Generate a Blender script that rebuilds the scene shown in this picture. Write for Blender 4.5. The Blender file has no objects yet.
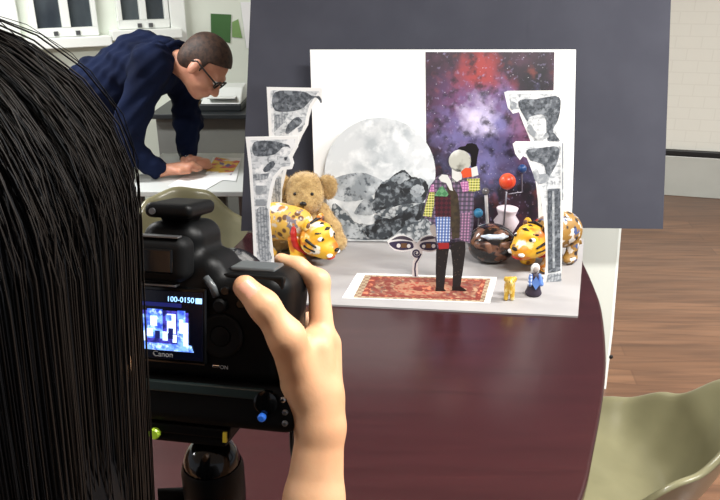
import bpy, bmesh, math, random
import numpy as np
from mathutils import Vector, Matrix
random.seed(7)
SC = bpy.context.scene
COL = SC.collection
PI = math.pi
rad = math.radians
V = Vector

# ------------------------------------------------------------------ camera
CZ = 1.62
PITCH = rad(22)
FPX = 700.0
FW = V((0, math.cos(PITCH), -math.sin(PITCH)))
UP = V((0, math.sin(PITCH), math.cos(PITCH)))
CAM = V((0, 0, CZ))

def ray(px, py):
    return FW + V((1, 0, 0))*((px-360)/FPX) + UP*((250-py)/FPX)
def G(px, py, z=0.0):
    d = ray(px, py)
    return CAM + d*((z-CZ)/d.z)
def PD(px, py, depth):
    return CAM + ray(px, py)*depth
def PY(px, py, y):
    d = ray(px, py)
    return CAM + d*(y/d.y)

class Card:
    """an upright (or leaning) sheet: bottom line from pixel a to pixel b at height z, leaning back."""
    def __init__(s, a, b, z, lean):
        s.A = G(a[0], a[1], z); s.B = G(b[0], b[1], z); s.z = z
        s.u = (s.B-s.A).normalized()
        w = V((-s.u.y, s.u.x, 0))
        s.h = w*math.sin(rad(lean)) + V((0, 0, 1))*math.cos(rad(lean))
        s.n = s.u.cross(s.h).normalized()
        if s.n.y > 0: s.n = -s.n          # towards the front
    def pt(s, px, py, off=0.0):
        d = ray(px, py)
        o = s.A + s.n*off
        t = (o-CAM).dot(s.n)/d.dot(s.n)
        p = CAM + d*t
        if p.z < s.z: p = p + s.h*((s.z-p.z)/s.h.z)
        return p

# ------------------------------------------------------------------ materials
def lin(c):
    def f(v): return v/12.92 if v <= .04045 else ((v+.055)/1.055)**2.4
    return (f(c[0]/255), f(c[1]/255), f(c[2]/255), 1)

def mat(name, col, rough=.5, metal=0, spec=.5, coat=0, tex=(), bump=None, emit=0, sheen=0, aniso=0, sss=0):
    m = bpy.data.materials.new(name); m.use_nodes = True
    nt = m.node_tree; nd = nt.nodes; L = nt.links
    b = nd['Principled BSDF']
    b.inputs['Roughness'].default_value = rough
    b.inputs['Metallic'].default_value = metal
    b.inputs['Specular IOR Level'].default_value = spec
    b.inputs['Coat Weight'].default_value = coat
    b.inputs['Coat Roughness'].default_value = .12
    b.inputs['Sheen Weight'].default_value = sheen
    b.inputs['Anisotropic'].default_value = aniso
    if sss:
        b.inputs['Subsurface Weight'].default_value = sss
        b.inputs['Subsurface Radius'].default_value = (.012, .005, .003)
        b.inputs['Subsurface Scale'].default_value = .5
    tc = nd.new('ShaderNodeTexCoord')
    def mapped(scale, rot=(0, 0, 0), loc=(0, 0, 0)):
        mp = nd.new('ShaderNodeMapping')
        mp.inputs['Scale'].default_value = scale
        mp.inputs['Rotation'].default_value = rot
        mp.inputs['Location'].default_value = loc
        L.new(tc.outputs['Object'], mp.inputs['Vector'])
        return mp.outputs['Vector']
    cur = None
    base = lin(col)
    for t in tex:
        kind = t['k']
        sc = t.get('s', (1, 1, 1))
        if isinstance(sc, (int, float)): sc = (sc, sc, sc)
        vec = mapped(sc, t.get('r', (0, 0, 0)), t.get('l', (0, 0, 0)))
        if kind == 'noise':
            n = nd.new('ShaderNodeTexNoise'); n.inputs['Scale'].default_value = 1
            n.inputs['Detail'].default_value = t.get('d', 4)
            n.inputs['Distortion'].default_value = t.get('dist', 0)
            L.new(vec, n.inputs['Vector']); f = n.outputs['Fac']
        elif kind == 'voro':
            n = nd.new('ShaderNodeTexVoronoi'); n.inputs['Scale'].default_value = 1
            L.new(vec, n.inputs['Vector']); f = n.outputs['Distance']
        elif kind == 'wave':
            n = nd.new('ShaderNodeTexWave'); n.inputs['Scale'].default_value = 1
            n.bands_direction = t.get('dir', 'X')
            n.inputs['Distortion'].default_value = t.get('dist', 0)
            L.new(vec, n.inputs['Vector']); f = n.outputs['Fac']
        elif kind == 'check':
            n = nd.new('ShaderNodeTexChecker'); n.inputs['Scale'].default_value = 1
            L.new(vec, n.inputs['Vector']); f = n.outputs['Fac']
        elif kind == 'brick':
            n = nd.new('ShaderNodeTexBrick'); n.inputs['Scale'].default_value = 1
            n.inputs['Color1'].default_value = (0, 0, 0, 1); n.inputs['Color2'].default_value = (t.get('var', .3),)*3+(1,)
            n.inputs['Mortar'].default_value = (1, 1, 1, 1)
            n.inputs['Mortar Size'].default_value = t.get('m', .02)
            n.inputs['Brick Width'].default_value = t.get('bw', .5); n.inputs['Row Height'].default_value = t.get('rh', .25)
            L.new(vec, n.inputs['Vector']); f = n.outputs['Color']
        elif kind == 'blob':
            n = nd.new('ShaderNodeVectorMath'); n.operation = 'DISTANCE'
            L.new(tc.outputs['Object'], n.inputs[0]); n.inputs[1].default_value = t['c']
            q = nd.new('ShaderNodeMath'); q.operation = 'DIVIDE'; q.inputs[1].default_value = t['rad']
            L.new(n.outputs['Value'], q.inputs[0])
            nz = nd.new('ShaderNodeTexNoise'); nz.inputs['Scale'].default_value = t.get('ns', 12); nz.inputs['Detail'].default_value = 6
            L.new(tc.outputs['Object'], nz.inputs['Vector'])
            q2 = nd.new('ShaderNodeMath'); q2.operation = 'MULTIPLY_ADD'; q2.inputs[1].default_value = 1.6; 
            L.new(nz.outputs['Fac'], q2.inputs[0]); L.new(q.outputs[0], q2.inputs[2]); f = q2.outputs[0]
        mr = nd.new('ShaderNodeMapRange')
        mr.inputs['From Min'].default_value = t.get('lo', .4); mr.inputs['From Max'].default_value = t.get('hi', .6)
        mr.inputs['To Max'].default_value = t.get('amt', 1)
        L.new(f, mr.inputs['Value'])
        mx = nd.new('ShaderNodeMix'); mx.data_type = 'RGBA'
        L.new(mr.outputs[0], mx.inputs['Factor'])
        if cur is None: mx.inputs[6].default_value = base
        else: L.new(cur, mx.inputs[6])
        mx.inputs[7].default_value = lin(t['c2'])
        cur = mx.outputs[2]
    if cur is None: b.inputs['Base Color'].default_value = base
    else: L.new(cur, b.inputs['Base Color'])
    if emit:
        if cur is None: b.inputs['Emission Color'].default_value = base
        else: L.new(cur, b.inputs['Emission Color'])
        b.inputs['Emission Strength'].default_value = emit
    if bump:
        n = nd.new('ShaderNodeTexNoise'); n.inputs['Scale'].default_value = 1; n.inputs['Detail'].default_value = 5
        s = bump[0] if isinstance(bump[0], tuple) else (bump[0],)*3
        L.new(mapped(s), n.inputs['Vector'])
        bp = nd.new('ShaderNodeBump'); bp.inputs['Strength'].default_value = bump[1]; bp.inputs['Distance'].default_value = bump[2]
        L.new(n.outputs['Fac'], bp.inputs['Height']); L.new(bp.outputs['Normal'], b.inputs['Normal'])
    return m

def nz(s, c2, lo=.4, hi=.6, amt=1, d=4, dist=0, r=(0, 0, 0), l=(0, 0, 0)):
    return dict(k='noise', s=s, c2=c2, lo=lo, hi=hi, amt=amt, d=d, dist=dist, r=r, l=l)
def wv(s, c2, lo=.4, hi=.6, amt=1, dir='X', dist=0, r=(0, 0, 0)):
    return dict(k='wave', s=s, c2=c2, lo=lo, hi=hi, amt=amt, dir=dir, dist=dist, r=r)
def ck(s, c2, amt=1, r=(0, 0, 0)):
    return dict(k='check', s=s, c2=c2, lo=0, hi=1, amt=amt, r=r)
def vo(s, c2, lo, hi, amt=1):
    return dict(k='voro', s=s, c2=c2, lo=lo, hi=hi, amt=amt)

# ------------------------------------------------------------------ objects
def wloc(o):
    """location of the thing a part belongs to (roots built in world space carry no rotation)."""
    p = V((0, 0, 0))
    while o is not None:
        p = p + V(o.location); o = o.parent
    return p

def thing(name, label, cat, loc=(0, 0, 0), rot=None, group=None):
    o = bpy.data.objects.new(name, None); COL.objects.link(o)
    o.location = loc; o.empty_display_size = .05
    if rot is not None: o.rotation_euler = rot
    o['label'] = label; o['category'] = cat
    if group: o['group'] = group
    return o

def tag(o, label, cat, group=None):
    o['label'] = label; o['category'] = cat
    if group: o['group'] = group
    return o

class MB:
    """collects shapes into one mesh"""
    def __init__(s): s.v = []; s.f = []; s.mi = []; s.cur = 0; s.smooth = False
    def add(s, vs, fs):
        n = len(s.v); s.v += [tuple(p) for p in vs]
        for f in fs: s.f.append([i+n for i in f]); s.mi.append(s.cur)
        return s
    def box(s, c, d, M=None):
        hx, hy, hz = d[0]/2, d[1]/2, d[2]/2
        vs = [V((x*hx, y*hy, z*hz)) for z in (-1, 1) for y in (-1, 1) for x in (-1, 1)]
        if M is not None: vs = [M @ p for p in vs]
        vs = [p+V(c) for p in vs]
        return s.add(vs, [(0, 2, 3, 1), (4, 5, 7, 6), (0, 1, 5, 4), (2, 6, 7, 3), (0, 4, 6, 2), (1, 3, 7, 5)])
    def hexa(s, bot, top):
        vs = list(bot)+list(top); n = len(bot)
        fs = [tuple(range(n))[::-1], tuple(range(n, 2*n))] + [(i, (i+1) % n, n+(i+1) % n, n+i) for i in range(n)]
        return s.add(vs, fs)
    def prism(s, pts, d):
        """closed outline pts (3D, planar) pushed along vector d"""
        return s.hexa([V(p) for p in pts], [V(p)+V(d) for p in pts])
    def tube(s, pts, r, n=8, cap=True):
        pts = [V(p) for p in pts]
        rs = r if isinstance(r, (list, tuple)) else [r]*len(pts)
        base = len(s.v); prev = None
        for i, p in enumerate(pts):
            t = (pts[min(i+1, len(pts)-1)]-pts[max(i-1, 0)]).normalized()
            if prev is None:
                a = t.orthogonal().normalized()
            else:
                a = (prev - t*prev.dot(t)).normalized()
            prev = a; b = t.cross(a)
            for k in range(n):
                an = 2*PI*k/n
                s.v.append(tuple(p+(a*math.cos(an)+b*math.sin(an))*rs[i]))
        for i in range(len(pts)-1):
            for k in range(n):
                q = base+i*n
                s.f.append([q+k, q+(k+1) % n, q+n+(k+1) % n, q+n+k]); s.mi.append(s.cur)
        if cap:
            s.f.append([base+k for k in range(n)][::-1]); s.mi.append(s.cur)
            e = base+(len(pts)-1)*n
            s.f.append([e+k for k in range(n)]); s.mi.append(s.cur)
        return s
    def lathe(s, prof, c=(0, 0, 0), n=24, axis=None):
        """prof: list of (r,z); axis: Matrix to orient"""
        base = len(s.v); c = V(c)
        for (r, z) in prof:
            for k in range(n):
                a = 2*PI*k/n
                p = V((r*math.cos(a), r*math.sin(a), z))
                if axis is not None: p = axis @ p
                s.v.append(tuple(p+c))
        for i in range(len(prof)-1):
            for k in range(n):
                q = base+i*n
                s.f.append([q+k, q+(k+1) % n, q+n+(k+1) % n, q+n+k]); s.mi.append(s.cur)
        s.f.append([base+k for k in range(n)][::-1]); s.mi.append(s.cur)
        e = base+(len(prof)-1)*n
        s.f.append([e+k for k in range(n)]); s.mi.append(s.cur)
        return s
    def ball(s, c, r, n=20, m=12, M=None):
        r = r if isinstance(r, (tuple, list)) else (r, r, r)
        base = len(s.v)
        for i in range(m+1):
            th = PI*i/m
            for k in range(n):
                ph = 2*PI*k/n
                p = V((r[0]*math.sin(th)*math.cos(ph), r[1]*math.sin(th)*math.sin(ph), r[2]*math.cos(th)))
                if M is not None: p = M @ p
                s.v.append(tuple(p+V(c)))
        for i in range(m):
            for k in range(n):
                q = base+i*n
                s.f.append([q+k, q+n+k, q+n+(k+1) % n, q+(k+1) % n]); s.mi.append(s.cur)
        return s
    def build(s, name, mats, parent=None, world=True, smooth=None, bevel=0, seg=2):
        me = bpy.data.meshes.new(name)
        off = wloc(parent) if (parent is not None and world) else V((0, 0, 0))
        me.from_pydata([(p[0]-off.x, p[1]-off.y, p[2]-off.z) for p in s.v], [], s.f)
        mats = mats if isinstance(mats, (list, tuple)) else [mats]
        for m in mats: me.materials.append(m)
        me.polygons.foreach_set('material_index', s.mi)
        me.update()
        bm = bmesh.new(); bm.from_mesh(me)
        bmesh.ops.remove_doubles(bm, verts=bm.verts, dist=1e-6)
        bmesh.ops.recalc_face_normals(bm, faces=bm.faces)
        bm.to_mesh(me); bm.free()
        sm = s.smooth if smooth is None else smooth
        if sm: me.shade_smooth()
        o = bpy.data.objects.new(name, me); COL.objects.link(o)
        if parent is not None: o.parent = parent
        if bevel:
            bv = o.modifiers.new('bevel', 'BEVEL'); bv.width = bevel; bv.segments = seg; bv.limit_method = 'ANGLE'; bv.angle_limit = rad(35)
        if sm and (bevel or sm == 'auto'):
            me.set_sharp_from_angle(angle=rad(40))
        return o

def spline(pts, n=6, closed=True):
    pts = [V(p) for p in pts]; out = []
    m = len(pts)
    rng = range(m) if closed else range(m-1)
    for i in rng:
        if closed: p0, p1, p2, p3 = pts[i-1], pts[i], pts[(i+1) % m], pts[(i+2) % m]
        else: p0, p1, p2, p3 = pts[max(i-1, 0)], pts[i], pts[i+1], pts[min(i+2, m-1)]
        for k in range(n):
            t = k/n
            out.append(.5*((2*p1)+(p2-p0)*t+(2*p0-5*p1+4*p2-p3)*t*t+(3*p1-p0-3*p2+p3)*t**3))
    if not closed: out.append(pts[-1])
    return out

def cut(name, px, card, mt, parent, off=0.0, th=.003, smooth=0):
    """a piece of card with its own outline, standing in the plane of `card`"""
    pts = [V((p[0], p[1])) for p in px]
    if smooth: pts = [V((p.x, p.y)) for p in spline([(q.x, q.y, 0) for q in pts], smooth)]
    w = [card.pt(p[0], p[1], off) for p in pts]
    return MB().prism(w, -card.n*th).build(name, mt, parent)

def circ(cx, cy, r, n=28, ry=None):
    ry = ry or r
    return [(cx+r*math.cos(2*PI*i/n), cy+ry*math.sin(2*PI*i/n)) for i in range(n)]

# ------------------------------------------------------------------ smooth bodies from distance fields
def cone(a, b, ra, rb=None): return ('c', np.array(a, float), np.array(b, float), ra, ra if rb is None else rb)
def ell(c, r, R=None): return ('e', np.array(c, float), np.array(r, float), None if R is None else np.array(R, float))
def rbox(c, hd, rd, R=None): return ('b', np.array(c, float), np.array(hd, float), rd, None if R is None else np.array(R, float))

def xf(prims, M, sc=1.0):
    """move local prims by rotation+translation M (4x4) and scale"""
    R = np.array(M.to_3x3()); T = np.array(M.translation); out = []
    for p in prims:
        if p[0] == 'c': out.append(('c', R@p[1]*sc+T, R@p[2]*sc+T, p[3]*sc, p[4]*sc))
        elif p[0] == 'e':
            r0 = np.eye(3) if p[3] is None else p[3]
            out.append(('e', R@p[1]*sc+T, p[2]*sc, R@r0))
        else:
            r0 = np.eye(3) if p[4] is None else p[4]
            out.append(('b', R@p[1]*sc+T, p[2]*sc, p[3]*sc, R@r0))
    return out

def field(prims, h, k, post=None, pad=.02):
    lo = np.full(3, 1e9); hi = -lo; bb = []
    for p in prims:
        if p[0] == 'c':
            a = np.minimum(p[1]-p[3], p[2]-p[4]); b = np.maximum(p[1]+p[3], p[2]+p[4])
        elif p[0] == 'e':
            e = np.max(p[2]); 
            ext = np.sqrt(((p[3]*p[2])**2).sum(1)) if p[3] is not None else p[2]
            a = p[1]-ext; b = p[1]+ext
        else:
            ext = (np.abs(p[4])@p[2] if p[4] is not None else p[2])
            a = p[1]-ext; b = p[1]+ext
        bb.append((a, b)); lo = np.minimum(lo, a); hi = np.maximum(hi, b)
    lo = lo-pad; hi = hi+pad
    n = np.ceil((hi-lo)/h).astype(int)+1
    D = np.full(n, 0.5, np.float32)
    ax = [lo[i]+h*np.arange(n[i]) for i in range(3)]
    mg = max(3*k, 4*h)+.004
    for p, (a, b) in zip(prims, bb):
        i0 = np.maximum(0, np.floor((a-mg-lo)/h).astype(int)); i1 = np.minimum(n, np.ceil((b+mg-lo)/h).astype(int)+1)
        X, Y, Z = np.meshgrid(*[ax[j][i0[j]:i1[j]] for j in range(3)], indexing='ij')
        if p[0] == 'c':
            ab = p[2]-p[1]; L2 = max(ab@ab, 1e-12)
            x, y, z = X-p[1][0], Y-p[1][1], Z-p[1][2]
            t = np.clip((x*ab[0]+y*ab[1]+z*ab[2])/L2, 0, 1)
            d = np.sqrt((x-t*ab[0])**2+(y-t*ab[1])**2+(z-t*ab[2])**2)-(p[3]+(p[4]-p[3])*t)
        else:
            x, y, z = X-p[1][0], Y-p[1][1], Z-p[1][2]
            R = p[3] if p[0] == 'e' else p[4]
            if R is not None:
                x, y, z = (R[0,0]*x+R[1,0]*y+R[2,0]*z, R[0,1]*x+R[1,1]*y+R[2,1]*z, R[0,2]*x+R[1,2]*y+R[2,2]*z)
            if p[0] == 'e':
                r = p[2]
                k0 = np.sqrt((x/r[0])**2+(y/r[1])**2+(z/r[2])**2)
                k1 = np.sqrt((x/r[0]**2)**2+(y/r[1]**2)**2+(z/r[2]**2)**2)+1e-9
                d = k0*(k0-1)/k1
            else:
                hd = p[2]; rd = p[3]
                qx, qy, qz = np.abs(x)-hd[0]+rd, np.abs(y)-hd[1]+rd, np.abs(z)-hd[2]+rd
                d = np.sqrt(np.maximum(qx,0)**2+np.maximum(qy,0)**2+np.maximum(qz,0)**2)+np.minimum(np.maximum(qx,np.maximum(qy,qz)),0)-rd
        s = (slice(i0[0], i1[0]), slice(i0[1], i1[1]), slice(i0[2], i1[2]))
        o = D[s]
        if k > 0:
            hh = np.maximum(k-np.abs(o-d), 0)/k
            D[s] = np.minimum(o, d)-hh*hh*k*.25
        else: D[s] = np.minimum(o, d)
    if post is not None:
        X, Y, Z = np.meshgrid(*ax, indexing='ij', sparse=True)
        D = post(D, X, Y, Z).astype(np.float32)
    return D, lo

def nets(D, lo, h):
    S = D < 0
    nx, ny, nz_ = D.shape
    def c8(A): return [A[i:nx-1+i, j:ny-1+j, k:nz_-1+k] for i in (0, 1) for j in (0, 1) for k in (0, 1)]
    cs = c8(S)
    tot = sum(c.astype(np.int8) for c in cs)
    act = (tot > 0) & (tot < 8)
    idx = np.full(act.shape, -1, np.int64)
    ii = np.argwhere(act); idx[act] = np.arange(len(ii))
    vals = np.stack([D[ii[:,0]+i, ii[:,1]+j, ii[:,2]+k] for i in (0,1) for j in (0,1) for k in (0,1)], 1)
    cor = np.array([(i,j,k) for i in (0,1) for j in (0,1) for k in (0,1)], float)
    acc = np.zeros((len(ii), 3)); cnt = np.zeros(len(ii))
    for a in range(8):
        for b in range(a+1, 8):
            if np.abs(cor[a]-cor[b]).sum() != 1: continue
            va, vb = vals[:, a], vals[:, b]
            m = (va < 0) != (vb < 0)
            t = np.where(m, va/(va-vb+1e-20), 0)
            acc += np.where(m[:, None], cor[a]+t[:, None]*(cor[b]-cor[a]), 0); cnt += m
    P = (ii+acc/cnt[:, None])*h+lo
    quads = []
    for axn in range(3):
        sh = [slice(None)]*3; s0 = list(sh); s1 = list(sh)
        s0[axn] = slice(0, -1); s1[axn] = slice(1, None)
        a, b = S[tuple(s0)], S[tuple(s1)]
        E = np.argwhere(a != b)
        o1, o2 = (axn+1) % 3, (axn+2) % 3
        ok = (E[:, o1] > 0) & (E[:, o2] > 0) & (E[:, o1] < idx.shape[o1]) & (E[:, o2] < idx.shape[o2])
        E = E[ok]
        fl = a[E[:,0], E[:,1], E[:,2]]
        def cell(d1, d2):
            q = E.copy(); q[:, o1] -= d1; q[:, o2] -= d2
            return idx[q[:,0], q[:,1], q[:,2]]
        Q = np.stack([cell(1,1), cell(0,1), cell(0,0), cell(1,0)], 1)
        Q[~fl] = Q[~fl][:, ::-1]
        quads.append(Q)
    Q = np.concatenate(quads); Q = Q[(Q >= 0).all(1)]
    return P, Q

def blob(name, prims, h, k, mats, parent=None, world=True, post=None, mid=None, extra=None, relax=2):
    """one continuous smooth surface round all prims"""
    D, lo = field(prims, h, k, post)
    P, Q = nets(D, lo, h)
    if extra is not None:
        for (p2, q2) in extra:
            Q = np.concatenate([Q, q2+len(P)]); P = np.concatenate([P, p2])
    for _ in range(relax):
        A = np.zeros_like(P); c = np.zeros(len(P))
        for a, b in ((0,1),(1,2),(2,3),(3,0)):
            np.add.at(A, Q[:, a], P[Q[:, b]]); np.add.at(A, Q[:, b], P[Q[:, a]])
            np.add.at(c, Q[:, a], 1); np.add.at(c, Q[:, b], 1)
        P = P*.5+.5*A/np.maximum(c, 1)[:, None]
    off = np.array(wloc(parent)) if (parent is not None and world) else np.zeros(3)
    me = bpy.data.meshes.new(name)
    me.from_pydata((P-off).tolist(), [], Q.tolist())
    mats = mats if isinstance(mats, (list, tuple)) else [mats]
    for m in mats: me.materials.append(m)
    if mid is not None:
        cen = P[Q].mean(1); me.polygons.foreach_set('material_index', mid(cen).astype(np.int32))
    me.shade_smooth(); me.update()
    o = bpy.data.objects.new(name, me); COL.objects.link(o)
    if parent is not None: o.parent = parent
    return o

def lettering(name, body, size, mt, parent, M, ext=.0002):
    cu = bpy.data.curves.new(name, 'FONT'); cu.body = body; cu.size = size; cu.extrude = ext
    cu.align_x = 'CENTER'; cu.align_y = 'CENTER'
    t = bpy.data.objects.new(name, cu); COL.objects.link(t)
    dg = bpy.context.evaluated_depsgraph_get()
    me = bpy.data.meshes.new_from_object(t.evaluated_get(dg))
    bpy.data.objects.remove(t); 
    me.transform(M); me.materials.clear(); me.materials.append(mt); me.name = name
    o = bpy.data.objects.new(name, me); COL.objects.link(o); o.parent = parent
    return o

def frame(o, f, u):
    """matrix with local y = f (forward), z ~ u"""
    f = V(f).normalized(); r = f.cross(V(u)).normalized(); u2 = r.cross(f)
    M = Matrix((r, f, u2)).transposed().to_4x4(); M.translation = V(o); return M
# ------------------------------------------------------------------ palette
m_wall = mat('painted_plaster', (222, 229, 216), .75, tex=[nz((1.5,1.5,1.5), (214, 221, 208), .45, .65)])
m_brick = mat('painted_brick', (228, 227, 216), .6, tex=[dict(k='brick', s=(3,1,3), r=(rad(90),0,0), c2=(214,212,200), lo=.2, hi=1, m=.012, var=.1, amt=.4)], bump=(12, .25, .01))
m_trim = mat('white_trim', (232, 236, 230), .45)
m_plinth = mat('grey_gloss_paint', (186, 188, 180), .3, tex=[nz((2,2,2), (176, 178, 170))])
m_black = mat('black_rubber', (14, 15, 16), .5)
m_floor = mat('wood_floor', (138, 101, 75), .38, tex=[
    dict(k='brick', s=(1,1,1), r=(0,0,rad(8)), c2=(100,70,52), lo=0, hi=.5, m=.004, bw=1.6, rh=.12, var=.5, amt=.75),
    nz((2.2, 40, 1), (88, 63, 48), .42, .66, .75, 6, .5), nz((1.2, 14, 1), (146, 111, 86), .5, .75, .6)], coat=.15)
m_ceil = mat('ceiling_white', (225, 225, 218), .8)
m_mahog = mat('polished_mahogany', (53, 23, 26), .25, spec=.66, coat=.05, tex=[
    nz((3, 34, 8), (42, 17, 20), .4, .68, .6, 6, .3), nz((5, 90, 8), (62, 29, 30), .52, .75, .5, 4)])
m_mahog_edge = mat('mahogany_edge', (48, 14, 14), .3, coat=.3)
m_metal = mat('grey_metal', (110, 112, 114), .35, metal=.8)
m_chrome = mat('chrome_rod', (180, 182, 184), .18, metal=1)
m_olive = mat('olive_fibreglass', (132, 128, 98), .32, spec=.55, coat=.3, tex=[nz((9,9,9), (124,120,91), .4, .65)])
m_boardgrey = mat('black_foam_board', (64, 65, 74), .85, spec=.2, tex=[nz((7,7,7), (68, 69, 78), .4, .65)])
m_basegrey = mat('grey_card', (162, 159, 158), .7, tex=[nz((9,9,9), (156,153,153), .4, .65)])
m_white = mat('white_card', (246, 246, 244), .6)
m_laminate = mat('white_laminate', (206, 209, 200), .45)
m_desk = mat('pale_desk_top', (202, 206, 204), .4)
m_counter = mat('grey_counter_front', (122, 124, 118), .55, tex=[nz((4,4,4), (112,114,110), .4, .65)])
m_dkedge = mat('dark_worktop', (40, 44, 46), .4)
m_glass = mat('night_window_glass', (78, 86, 90), .12, spec=.6, tex=[nz((3,3,1.5), (52, 58, 64), .42, .6)])
m_green = mat('green_paper', (62, 104, 56), .75)
m_lgreen = mat('light_green_paper', (122, 158, 96), .75)
m_paper = mat('white_paper', (236, 238, 238), .7)

def structure(o): o['kind'] = 'structure'; return o

# ------------------------------------------------------------------ room
WR_A = G(662, 194, 0); WR_B = G(720, 198, 0)
wr = (WR_B-WR_A).normalized()
CORNER = WR_A - wr*1.9
wl = (V((-2.75, 3.75, 0))-CORNER).normalized()
structure(MB().box((0, 2.2, -.05), (11, 10, .1)).build('floor', m_floor))
structure(MB().box((0, 2.2, 2.85), (11, 10, .1)).build('ceiling', m_ceil))
def wallbox(mb, P, d, nrm, s0, s1, z0, z1, t0, t1):
    """box along direction d from P, between s0..s1, heights z0..z1, thickness from t0 to t1 along nrm"""
    q = lambda s, t, z: P + d*s + nrm*t + V((0, 0, z))
    mb.hexa([q(s0,t0,z0), q(s1,t0,z0), q(s1,t1,z0), q(s0,t1,z0)], [q(s0,t0,z1), q(s1,t0,z1), q(s1,t1,z1), q(s0,t1,z1)])
    return mb
nr = V((wr.y, -wr.x, 0)); nr = nr if nr.y < 0 else -nr
nl = V((wl.y, -wl.x, 0)); nl = nl if nl.dot(V((0,-1,0))) > 0 else -nl
structure(wallbox(MB(), CORNER, wr, nr, -.1, 5.2, 0, 2.8, -.12, 0).build('wall_right', m_brick))
structure(wallbox(MB(), CORNER, wl, nl, -.1, 6.2, 0, 2.8, -.12, 0).build('wall_left', m_wall))
structure(wallbox(MB(), CORNER, wr, nr, .05, 5.2, 0, .31, 0.001, .03).build('baseboard_right', m_plinth, bevel=.006))
structure(wallbox(MB(), CORNER, wr, nr, .05, 5.2, .316, .356, 0.001, .045).build('trim_1', m_black, bevel=.006))
structure(wallbox(MB(), CORNER, wl, nl, .05, 6.2, 0, .14, 0.001, .02).build('baseboard_left', m_trim, bevel=.004))

def onwall(px, py, P=CORNER, nrm=nl):
    d = ray(px, py); t = (P-CAM).dot(nrm)/d.dot(nrm)
    return CAM + d*t
def s_of(px, py): return (onwall(px, py)-CORNER).dot(wl)

def window(idx, px0, px1, py, pxm):
    a, b = s_of(px0, py), s_of(px1, py)
    s0, s1 = min(a, b), max(a, b)
    z0 = onwall((px0+px1)/2, py).z; z1 = z0+1.15
    w = MB()
    fw = .05; W_ = s1-s0; fs = .075*W_
    wallbox(w, CORNER, wl, nl, s0, s1, z0, z0+fw, .001, .05)
    wallbox(w, CORNER, wl, nl, s0, s1, z1-fw, z1, .001, .05)
    sm = s_of(pxm, py)
    for c, hw in ((s0+fs/2, fs/2), (s1-fs/2, fs/2), (sm, .065*W_)):
        wallbox(w, CORNER, wl, nl, c-hw, c+hw, z0+fw, z1-fw, .001, .05)
    o = structure(w.build('window_%d' % idx, m_trim, bevel=.004))
    for (a, b) in ((s0+fs, sm-.065*W_), (sm+.065*W_, s1-fs)):
        wallbox(MB(), CORNER, wl, nl, a, b, z0+fw, z1-fw, .004, .016).build('pane', m_glass, o)
    wallbox(MB(), CORNER, wl, nl, s0-.06, s1+.06, z0-.06, z0-.002, .001, .1).build('window_sill', m_trim, o, bevel=.005)
    for s in (s0+.12, s1-.12):
        wallbox(MB(), CORNER, wl, nl, s-.012, s+.012, z0+.008, z0+.032, .051, .062).build('latch', m_metal, o)
window(1, 33, 98, 36, 67)
window(2, 118, 168, 28, 143)
for i, px in enumerate((10, 177)):
    s = s_of(px, 30)
    structure(wallbox(MB(), CORNER, wl, nl, s-.05, s+.05, .15, 2.8, .001, .05).build('trim_%d' % (i+2), m_trim, bevel=.006))

def wallsheet(name, label, px, mt, off, cat='paper'):
    pts = [onwall(p[0], p[1])+nl*off for p in px]
    return tag(MB().prism(pts, -nl*.002).build(name, mt), label, cat)
wallsheet('green_sheet', 'dark green paper sheet pinned on the pale wall above the man\'s head', [(210.5,13.5),(231,14.5),(230,43),(226,42),(211,39)], m_green, .006)
wallsheet('green_sheet', 'small light green paper sheet pinned on the wall beside the dark green one', [(232,22),(238,19),(242,38),(232,37)], m_lgreen, .005)
wallsheet('chart_sheet', 'white chart paper hanging on the wall next to the tall black board', [(240,2),(262,2),(262,50),(246,48)], m_paper, .009)

# unseen ceiling lamps, added to light the room and the set
m_lamp = mat('lamp_diffuser', (255, 252, 244), .5, emit=1.0)
def added_ceiling_light(x, y, rz, label, power, col=(1, .98, .94)):
    t = thing('added_ceiling_light', label, 'ceiling light', (x, y, 2.8), (0, 0, rz), 'added ceiling lights')
    MB().box((0, 0, -.03), (1.26, .34, .058)).build('housing', m_trim, t, world=False, bevel=.006)
    MB().box((0, 0, -.0645), (1.2, .28, .01)).build('diffuser', m_lamp, t, world=False)
    ld = bpy.data.lights.new('added_ceiling_lamp', 'AREA'); ld.shape = 'RECTANGLE'; ld.size = 1.2; ld.size_y = .28
    ld.energy = power; ld.color = col
    lo = bpy.data.objects.new('added_ceiling_lamp', ld); COL.objects.link(lo)
    lo.location = (0, 0, -.075); lo.parent = t
    return t

# ------------------------------------------------------------------ mahogany table
ZT = .74
edge_px = [(583,495),(594,448),(604,391),(606,350),(601.8,309),(594,286),(583.6,263)]
re = [G(p[0], p[1], ZT) for p in edge_px]
outl = [V((-.05,.70,ZT)), V((.17,.735,ZT)), V((.30,.84,ZT))] + re + [V((.76,2.5,ZT)), V((.2,2.56,ZT)), V((-.33,2.5,ZT)), V((-.42,2.25,ZT)), V((-.52,1.7,ZT)), V((-.55,1.2,ZT)), V((-.5,.84,ZT)), V((-.33,.735,ZT))]
outl = spline(outl, 8)
tb = thing('boat_shaped_table', 'dark red mahogany table with curved sides carrying the paper stage set', 'table', (.1, 1.7, 0))
MB().prism(outl, V((0, 0, -.032))).build('tabletop', [m_mahog], tb, bevel=.006, seg=3)
MB().box((.1, 1.7, .35), (.5, 1.0, .70)).build('pedestal', m_mahog_edge, tb, bevel=.02)
MB().box((.1, 1.7, .03), (.75, 1.3, .06)).build('foot', m_mahog_edge, tb, bevel=.02)

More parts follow.
